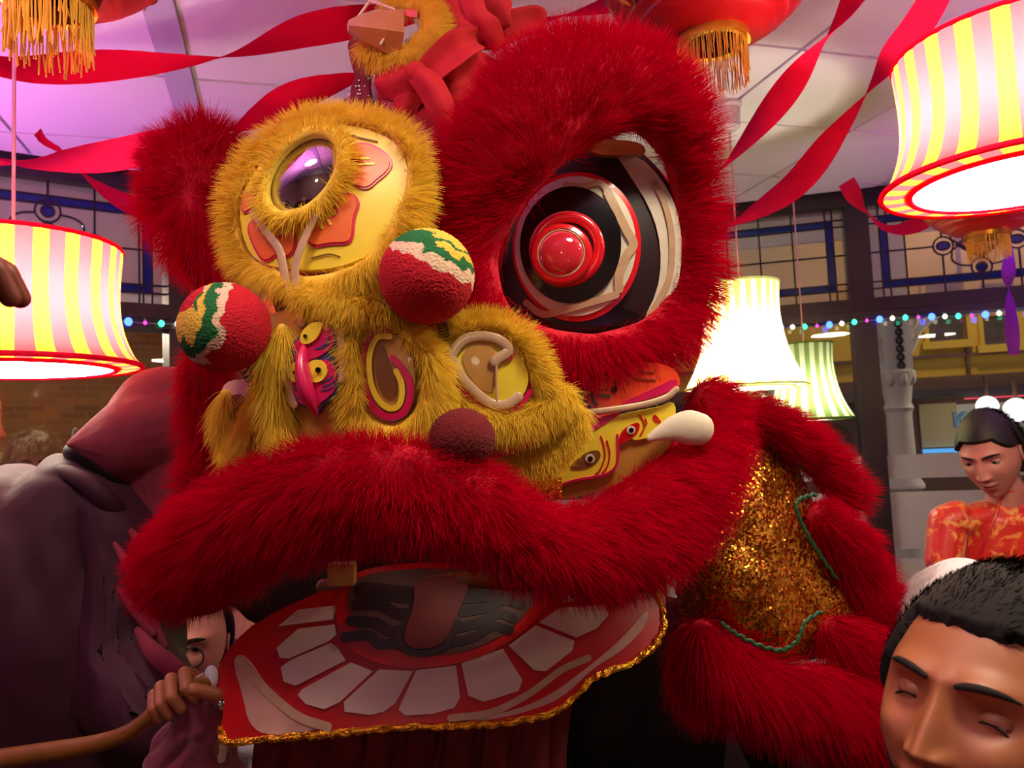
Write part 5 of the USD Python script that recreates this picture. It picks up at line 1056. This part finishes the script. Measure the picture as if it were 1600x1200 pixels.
for s in (-1, 1): part(man, 'hand', hand(b_ + [s * .21, -.10, -.50], (0, -.8, -.5), (0, -.5, .8), (-s, 0, 0), .5), 'skin_tan', True)


def standing(t, c, z_neck, cloth, legs, skin, w=1., skirt=False, sleeve=.0, res=.018):
    """Torso, legs and shoes under a neck at c (x, y) and height z_neck; arms are added by the caller."""
    x, y = c; zh = z_neck * .62; o = lambda a, b, z: (x + a, y + b, z)
    part(t, 'top', hull_body([[(o(-.135 * w, 0, z_neck - .075), (.05, .055, .045)), (o(0, 0, z_neck - .05), (.07, .06, .04)), (o(.135 * w, 0, z_neck - .075), (.05, .055, .045))], [(o(0, 0, z_neck - .08), (.125 * w, .075, .05)), (o(0, 0, z_neck - .22), (.135 * w, .095, .07)), (o(0, 0, z_neck - .38), (.115 * w, .085, .06)), (o(0, .01, zh - .06), (.15 * w, .105, .07))]], res), cloth, True)
    part(t, 'trousers', hull_body([[(o(-.07, 0, zh - .04), (.09, .10, .07)), (o(-.085, 0, zh * .52), (.06, .065, .05)), (o(-.09, .02, .07), (.045, .05, .03))], [(o(.07, 0, zh - .04), (.09, .10, .07)), (o(.085, 0, zh * .52), (.06, .065, .05)), (o(.09, .02, .07), (.045, .05, .03))], [(o(-.07, 0, zh - .04), (.09, .10, .07)), (o(.07, 0, zh - .04), (.09, .10, .07))]], .03), legs, True)
    for s in (-1, 1): part(t, 'shoe', hull_body([[(o(s * .09, .03, .045), (.04, .045, .042)), (o(s * .09, -.09, .033), (.042, .05, .03))]], .02), 'black_cloth', True)


# --- the waitress in the brocade dress
wo = P(1549, 709, 2.2); RW = rot(-50, 15, -6)
wt = person('young woman with slicked back black hair in an orange red brocade top', None, (wo[0] + .03, wo[1] + .05, 0))
HW = Head(6, .070, .40, .85, .8, .1, .9)
hw = add_head(wt, HW, RW, wo, 'skin_pink', .28, -.02, 'lip', True, (-.2, -.2), .0032)
wl = lambda d, v: np.where(d[:, 1] < .12, (v[:, 2] - .058 - np.where(np.abs(v[:, 0]) > .035, (.035 - np.abs(v[:, 0])) * 1.1, 0)) * 40, np.where(v[:, 2] > -.06 + d[:, 1] * .0, 1.2, -1.))
wv_ = HW.place(HW.cap(wl, .011), RW, wo); whp = part(hw, 'hair', (wv_, HW.f), 'hair_black', True)
strands(whp, wv_, HW.f, wl(HW.d, HW.v) > .2, 4000, .03, 'strand_dark', RW @ np.array([0, 1., -.2]) * 1.6, .0007, 64, .05, .1)
part(hw, 'hair_bun', ball(wo + RW @ np.array([0, .115, -.03]), (.034, .032, .034), 3), 'hair_black', True)
wn = wo + RW @ np.array([0, .03, -.115]); wb = np.array([wo[0] + .05, wo[1] + .06])
part(wt, 'neck', blend([[(*(wo + RW @ np.array([0, .03, -.05])), .042), (*wn, .043), (wb[0], wb[1], wo[2] - .17, .052)]], .008, 8), 'skin_pink', True)
zn = wo[2] - .105
part(wt, 'collar', lathe([(.050, zn - .005), (.053, zn + .0), (.050, zn + .022), (.045, zn + .022), (.047, zn)], 32, ((wn[0] + wb[0]) / 2, (wn[1] + wb[1]) / 2, 0)), 'brocade', 40)
standing(wt, wb, zn - .01, 'brocade', 'black_cloth', 'skin_pink', .92)
for s in (-1, 1):
    s0 = np.array([wb[0] + s * .155, wb[1], zn - .085]); s1 = s0 + [s * .03, -.02, -.10]; el = s0 + [s * .05, -.02, -.25]; hn = np.array([wb[0] + s * .06, wb[1] - .20, zn - .36])
    part(wt, 'sleeve', blend([[(*(s0 + [-s * .03, 0, .01]), .052), (*s0, .052), (*s1, .050)]], .01, 6), 'brocade', True)
    part(wt, 'forearm', blend([[(*s0, .040), (*el, .036), (*hn, .024)]], .01, 8), 'skin_pink', True)
    part(wt, 'hand', hand(hn, (-s * .5, -.8, .1), (0, .1, 1), (-s, .3, 0), .6, .9), 'skin_pink', True)
part(wt, 'piping', tube([(wb[0] - .02, wb[1] - .05, zn - .0), (wb[0] - .06, wb[1] - .075, zn - .06), (wb[0] - .10, wb[1] - .08, zn - .13), (wb[0] - .12, wb[1] - .07, zn - .2)], .0025, n=20, m=6, ref=(0, -1, .2)), 'paint_red', True)

# --- the white haired person seen from behind
go = P(1512, 1008, 1.25); RG = rot(150, 5, 0)
gp = person('white haired person seen from behind, half hidden by the laughing man', None, (go[0], go[1], 0))
HG = Head(5, .076); hg = add_head(gp, HG, RG, go, 'skin_pale', eyes=True)
gl = lambda d, v: np.where(d[:, 1] < 0, (v[:, 2] - .062) * 40, np.where(v[:, 2] > -.07, 1., -1.))
gv = HG.place(HG.cap(gl, .016), RG, go); gh = part(hg, 'hair', (gv, HG.f), 'hair_white', True); strands(gh, gv, HG.f, gl(HG.d, HG.v) > .2, 7000, .035, 'strand_white', np.array([-.3, 0, -.7]), .0007, 62, .3)
part(gp, 'neck', blend([[(*(go + [0, 0, -.05]), .055), (go[0], go[1], go[2] - .19, .06)]], .012, 6), 'skin_pale', True); standing(gp, go[:2], go[2] - .15, 'jacket_dark', 'black_cloth', 'skin_pale')
for s in (-1, 1):
    a = np.array([go[0] + s * .15, go[1], go[2] - .24]); part(gp, 'sleeve', blend([[(*a, .05), (*(a + [s * .05, .02, -.28]), .042), (*(a + [s * .02, .16, -.42]), .032)]], .015, 8), 'jacket_dark', True); part(gp, 'hand', hand(a + [s * .02, .18, -.43], (0, .9, -.2), (0, .2, .9), (-s, 0, 0), .6), 'skin_pale', True)

# --- the person in plum satin and rose headscarf at the left
so_ = P(292, 700, 1.36); RS = rot(150, 30, -12)
ps = person('person in a rose headscarf and dark plum satin coat, seen from behind at the left', None, (so_[0] - .22, so_[1] - .06, 0))
HS = Head(5, .076); hs_ = add_head(ps, HS, RS, so_, 'skin_pink', eyes=True)
sc = hull_body([[(P(290, 672, 1.32), (.085, .105, .088)), (P(232, 690, 1.30), (.085, .11, .085)), (P(140, 694, 1.27), (.018, .06, .014))], [(P(262, 670, 1.32), (.10, .10, .10)), (P(272, 800, 1.30), (.07, .08, .09)), (P(270, 880, 1.27), (.05, .06, .05))]], .008, 10)
sc.vertices = sc.vertices + sc.vertex_normals * ((meshkit.fbm(sc.vertices * [10, 10, 5], 3, 2) - .5) * .022)[:, None]
part(ps, 'headscarf', sc, 'scarf_rose', True)
part(ps, 'hair_knot', hull_body([[(P(150, 705, 1.27), (.042, .06, .026)), (P(198, 735, 1.26), (.03, .05, .035))], [(P(118, 684, 1.27), (.004, .01, .016)), (P(128, 700, 1.27), (.012, .02, .012))]], .008, 4), 'hair_black', True)
ct = hull_body([[(P(118, 770, 1.26), (.075, .09, .055)), (P(70, 860, 1.25), (.13, .12, .10)), (P(60, 1000, 1.24), (.19, .15, .14)), (P(70, 1250, 1.24), (.21, .16, .16))],
                [(P(120, 745, 1.26), (.055, .075, .04)), (P(180, 800, 1.26), (.06, .08, .06)), (P(210, 900, 1.24), (.075, .09, .09)), (P(200, 1060, 1.18), (.075, .09, .10)), (P(255, 1130, 1.08), (.055, .055, .055))],
                [(P(10, 830, 1.25), (.10, .11, .10)), (P(-60, 1000, 1.25), (.10, .1, .12)), (P(-40, 1200, 1.15), (.07, .08, .08))],
                [(P(70, 1250, 1.24), (.21, .16, .16)), ((so_[0] - .24, so_[1] - .08, .65), (.24, .2, .15)), ((so_[0] - .24, so_[1] - .08, .25), (.27, .22, .1))]], .010, 8)
fold = lambda p, k, s_: (np.abs(meshkit.fbm(p * np.array(k), 2, s_) - .5) * 2)
ct.vertices = ct.vertices + ct.vertex_normals * ((meshkit.fbm(ct.vertices * [9, 9, 4], 3, 4) - .5) * .045 - fold(ct.vertices @ np.array([[.8, 0, .6], [0, 1, 0], [-.6, 0, .8]]).T, (14, 10, 3.5), 8) * .012)[:, None]
part(ps, 'coat', ct, 'satin_plum', True)
part(ps, 'stand_collar', tube([P(75, 745, 1.23), P(100, 738, 1.20), P(140, 758, 1.18), P(180, 796, 1.19), P(195, 815, 1.24)], [.008, .012, .015, .016, .012], [.012] * 5, nrm(-CF + CU * .3), 30, 12), 'satin_plum', True)
for pts, r in (([(180, 850, 1.15), (212, 905, 1.12), (232, 960, 1.11), (258, 1010, 1.10)], .010), ([(205, 830, 1.17), (235, 870, 1.14), (262, 905, 1.12)], .012), ([(215, 985, 1.10), (240, 1020, 1.08), (275, 1048, 1.06), (300, 1058, 1.05)], .014), ([(185, 920, 1.12), (215, 960, 1.11), (240, 990, 1.10)], .007)):
    part(ps, 'coat_fold', tube([P(*q) for q in pts], np.array([.4, 1, 1, .5])[:len(pts)] * r, np.array([.4, 1, 1, .5])[:len(pts)] * r * .8, -CF, 24, 10), 'scarf_rose', True)
slv = hull_body([[(P(300, 1180, 1.0), (.055, .05, .05)), (P(318, 1130, .98), (.034, .035, .028)), (P(322, 1096, .97), (.030, .03, .022))], [(P(300, 1180, 1.0), (.055, .05, .05)), (P(300, 1260, 1.05), (.07, .06, .06))]], .006, 5)
slv.vertices = slv.vertices + slv.vertex_normals * ((meshkit.fbm(slv.vertices @ np.array([[.7, 0, .7], [0, 1, 0], [-.7, 0, .7]]).T * [24, 24, 60], 2, 3) - .5) * .018)[:, None]
part(ps, 'satin_cuff', slv, 'satin_pink', True)
part(ps, 'cuff_trim', tube([P(349, 1165, .965), P(352, 1150, .962), P(345, 1185, .97)][::1], .006, n=12, m=8, ref=CF), 'paint_white', True)
part(ps, 'cuff_bead', ball(P(345, 1100, .945), .0075, 3), 'mirror', True)
part(ps, 'hand', hand(P(292, 1084, .978) - nrm(CU * .8 - CR * .5) * .068, nrm(CU * .8 - CR * .5), CF, nrm(CR * .8 + CU * .5), 1.55, .9), 'skin_tan', True)
stf = [P(-60, 1196, 1.02), P(60, 1178, 1.0), P(150, 1162, .98), P(205, 1142, .97), P(250, 1108, .96), P(280, 1086, .955), P(325, 1062, .95)]
rad = [.014, .013, .011, .010, .0105, .012, .0105]
st_ = thing('wooden_staff', 'amber wooden staff with knobbly nodes held low at the left', 'staff', stf[3])
part(st_, 'shaft', tube(stf, rad, n=60, m=14, ref=CF), 'wood_staff', True)
part(st_, 'white_tip', ball(P(330, 1058, .95), (.008, .008, .014), 3), 'shirt_white', True)

# --- the man with glasses peering through the gap, and the blue shirt behind him
mo_ = P(297, 1000, 1.72); RM = rot(8, 2, 6)
mg_ = person('man with thin round glasses peeping through the gap under the lion lip', None, (mo_[0], mo_[1], 0))
HM = Head(5, .076, .30, 1., 1., .2); hm = add_head(mg_, HM, RM, mo_, 'skin_pink', .35)
ml = lambda d, v: np.where(d[:, 1] < 0, (v[:, 2] - .068) * 40, np.where(v[:, 2] > -.05, 1., -1.)); part(hm, 'hair', (HM.place(HM.cap(ml, .010), RM, mo_), HM.f), 'hair_dark', True)
for s in (-1, 1): part(hm, 'glasses_rim', tube([HM.place(np.array([[s * .033 + .024 * math.cos(a), -.122, .0 + .021 * math.sin(a)]]), RM, mo_)[0] for a in np.linspace(0, 2 * math.pi, 24, endpoint=False)], .0017, n=40, m=6, closed=True, ref=RM @ np.array([0, 1, 0])), 'glasses', True)
part(hm, 'glasses_bridge', tube([HM.place(np.array([[a, -.123, .004]]), RM, mo_)[0] for a in (-.009, 0, .009)], .0012, n=8, m=6, ref=(0, 0, 1)), 'glasses', True)
part(mg_, 'neck', blend([[(*(mo_ + [0, .02, -.05]), .055), (mo_[0], mo_[1] + .03, mo_[2] - .19, .06)]], .012, 6), 'skin_pink', True); standing(mg_, (mo_[0], mo_[1] + .03), mo_[2] - .15, 'shirt_white', 'black_cloth', 'skin_pink')
bo = P(392, 900, 2.3)
bp = person('person in a dark blue shirt glimpsed behind the glasses man under the lip', None, (bo[0], bo[1], 0))
HB = Head(5, .076); hb = add_head(bp, HB, rot(170, 0, 0), bo, 'skin_pale', eyes=False, lips=None); part(hb, 'hair', (HB.place(HB.cap(gl, .012), rot(170, 0, 0), bo), HB.f), 'hair_dark', True)
part(bp, 'neck', blend([[(*(bo + [0, 0, -.05]), .055), (bo[0], bo[1], bo[2] - .19, .06)]], .012, 6), 'skin_pale', True); standing(bp, bo[:2], bo[2] - .13, 'shirt_blue', 'black_cloth', 'skin_pale')
for q, sk, cl in ((mg_, 'skin_pink', 'shirt_white'), (bp, 'skin_pale', 'shirt_blue')):
    c_ = mo_ if q == mg_ else bo
    for s in (-1, 1):
        a = np.array([c_[0] + s * .15, c_[1] + .03 * (q == mg_), c_[2] - .24]); part(q, 'sleeve', blend([[(*a, .05), (*(a + [s * .05, .02, -.28]), .042), (*(a + [s * .03, -.10, -.44]), .032)]], .015, 8), cl, True); part(q, 'hand', hand(a + [s * .03, -.12, -.46], (0, -.8, -.5), (0, -.5, .8), (-s, 0, 0), .6), sk, True)

# --- the blond onlooker in the street
oo = P(52, 724, 3.30); RO = rot(35, 10, 0)
bl = person('blond curly haired onlooker outside the left window, under the pink lamp', None, (oo[0], oo[1], -.12))
HO = Head(5, .073, .36, .9); ho_ = add_head(bl, HO, RO, oo, 'skin_pale', .4)
ol = lambda d, v: np.where(d[:, 1] < .1, (v[:, 2] - .05) * 40 + np.clip((np.abs(v[:, 0]) - .055) * 60, 0, 2), np.where(v[:, 2] > -.08, 1., -1.))
ov = HO.place(HO.cap(ol, .022), RO, oo); ov = ov + nrm_rows(ov - oo) * ((meshkit.noise(ov * 45) - .5) * .014 * (ol(HO.d, HO.v) > 0))[:, None]; oh = part(ho_, 'hair', (ov, HO.f), 'hair_blond', True)
strands(oh, ov, HO.f, ol(HO.d, HO.v) > .2, 3500, .05, 'strand_blond', np.array([0, 0, -.6]), .0016, 63, .35, 1.1)
part(bl, 'neck', blend([[(*(oo + [0, .01, -.05]), .05), (oo[0], oo[1] + .02, oo[2] - .19, .055)]], .012, 6), 'skin_pale', True)
oz = oo[2] + .12; _L = LOC[bl]
part(bl, 'coat', hull_body([[((oo[0] - .15, oo[1], oo[2] - .22), (.06, .07, .06)), ((oo[0], oo[1], oo[2] - .19), (.08, .07, .05)), ((oo[0] + .15, oo[1], oo[2] - .22), (.06, .07, .06))], [((oo[0], oo[1], oo[2] - .22), (.15, .1, .07)), ((oo[0], oo[1], oo[2] - .6), (.16, .12, .1)), ((oo[0], oo[1], .55), (.19, .15, .06))], [((oo[0] - .17, oo[1], oo[2] - .24), (.05, .06, .05)), ((oo[0] - .21, oo[1], oo[2] - .72), (.04, .05, .05))], [((oo[0] + .17, oo[1], oo[2] - .24), (.05, .06, .05)), ((oo[0] + .21, oo[1], oo[2] - .72), (.04, .05, .05))]], .02), 'shirt_blue', True)
for s in (-1, 1):
    part(bl, 'leg', blend([[(oo[0] + s * .08, oo[1], .6, .075), (oo[0] + s * .08, oo[1], .3, .055), (oo[0] + s * .08, oo[1], -.04, .045)]], .02, 6), 'black_cloth', True); part(bl, 'shoe', hull_body([[((oo[0] + s * .08, oo[1], -.08), (.04, .05, .04)), ((oo[0] + s * .08, oo[1] - .09, -.09), (.04, .05, .03))]], .02), 'black_cloth', True)
    part(bl, 'hand', hand((oo[0] + s * .21, oo[1], oo[2] - .76), (0, 0, -1), (s, 0, 0), (0, -1, 0), .3), 'skin_pale', True)

# --- the dancer inside the lion, in black
do = np.array([P(1000, 900, 1.42)[0], P(1000, 900, 1.42)[1]])
dn_ = person('dancer in black clothes under the lion head, only the dark torso showing', None, (do[0], do[1], 0))
HD = Head(5); dh = P(985, 830, 1.48); add_head(dn_, HD, rot(0, 0, 0), dh, 'skin_tan', eyes=True)
part(dn_, 'neck', blend([[(*(dh + [0, .01, -.05]), .055), (dh[0], dh[1], dh[2] - .19, .06)]], .012, 6), 'skin_tan', True)
standing(dn_, dh[:2], dh[2] - .14, 'black_cloth', 'black_cloth', 'skin_tan', 1.15)
for s in (-1, 1):
    a = np.array([dh[0] + s * .17, dh[1], dh[2] - .22]); e_ = a + [s * .06, -.05, -.20]; h_ = a + [-.06 + s * .05, -.14, .04]
    part(dn_, 'sleeve', blend([[(*a, .058), (*e_, .045), (*(e_ * .5 + h_ * .5), .038)]], .014, 8), 'black_cloth', True); part(dn_, 'forearm', blend([[(*e_, .036), (*h_, .026)]], .012, 6), 'skin_tan', True); part(dn_, 'hand', hand(h_, (-.2, -.4, .9), (0, .9, .4), (-s, 0, 0), 1.2), 'skin_tan', True)

# --- a raised hand coming in at the left edge, dark against the pink lamp
rp = person('person outside the frame whose dark raised hand blocks the left lamp', None, (P(-330, 700, .55)[0], P(-330, 700, .55)[1], 0))
hx = P(-240, 570, .55)
part(rp, 'hand', hand(hx, nrm(CR * .55 + CU * .75 - CF * .1), nrm(-CR * .6 + CU * .5 - CF * .4), -CF, 1.0, 1.0), 'skin_deep', True)
ex_ = P(-250, 800, .55); sx_ = P(-420, 640, .62)
part(rp, 'sleeve', blend([[(*(hx - nrm(CR * .4 + CU * .9) * .02), .030), (*ex_, .045), (*sx_, .062)]], .014, 8), 'jacket_dark', True)
rh = P(-520, 560, .68); HR = Head(5); hr_ = add_head(rp, HR, rot(60, 0, 0), rh, 'skin_deep'); part(hr_, 'hair', (HR.place(HR.cap(gl, .01), rot(60, 0, 0), rh), HR.f), 'hair_dark', True)
part(rp, 'neck', blend([[(*(rh + [0, 0, -.05]), .055), (rh[0], rh[1], rh[2] - .19, .06)]], .012, 6), 'skin_deep', True); standing(rp, rh[:2], rh[2] - .14, 'jacket_dark', 'black_cloth', 'skin_deep')
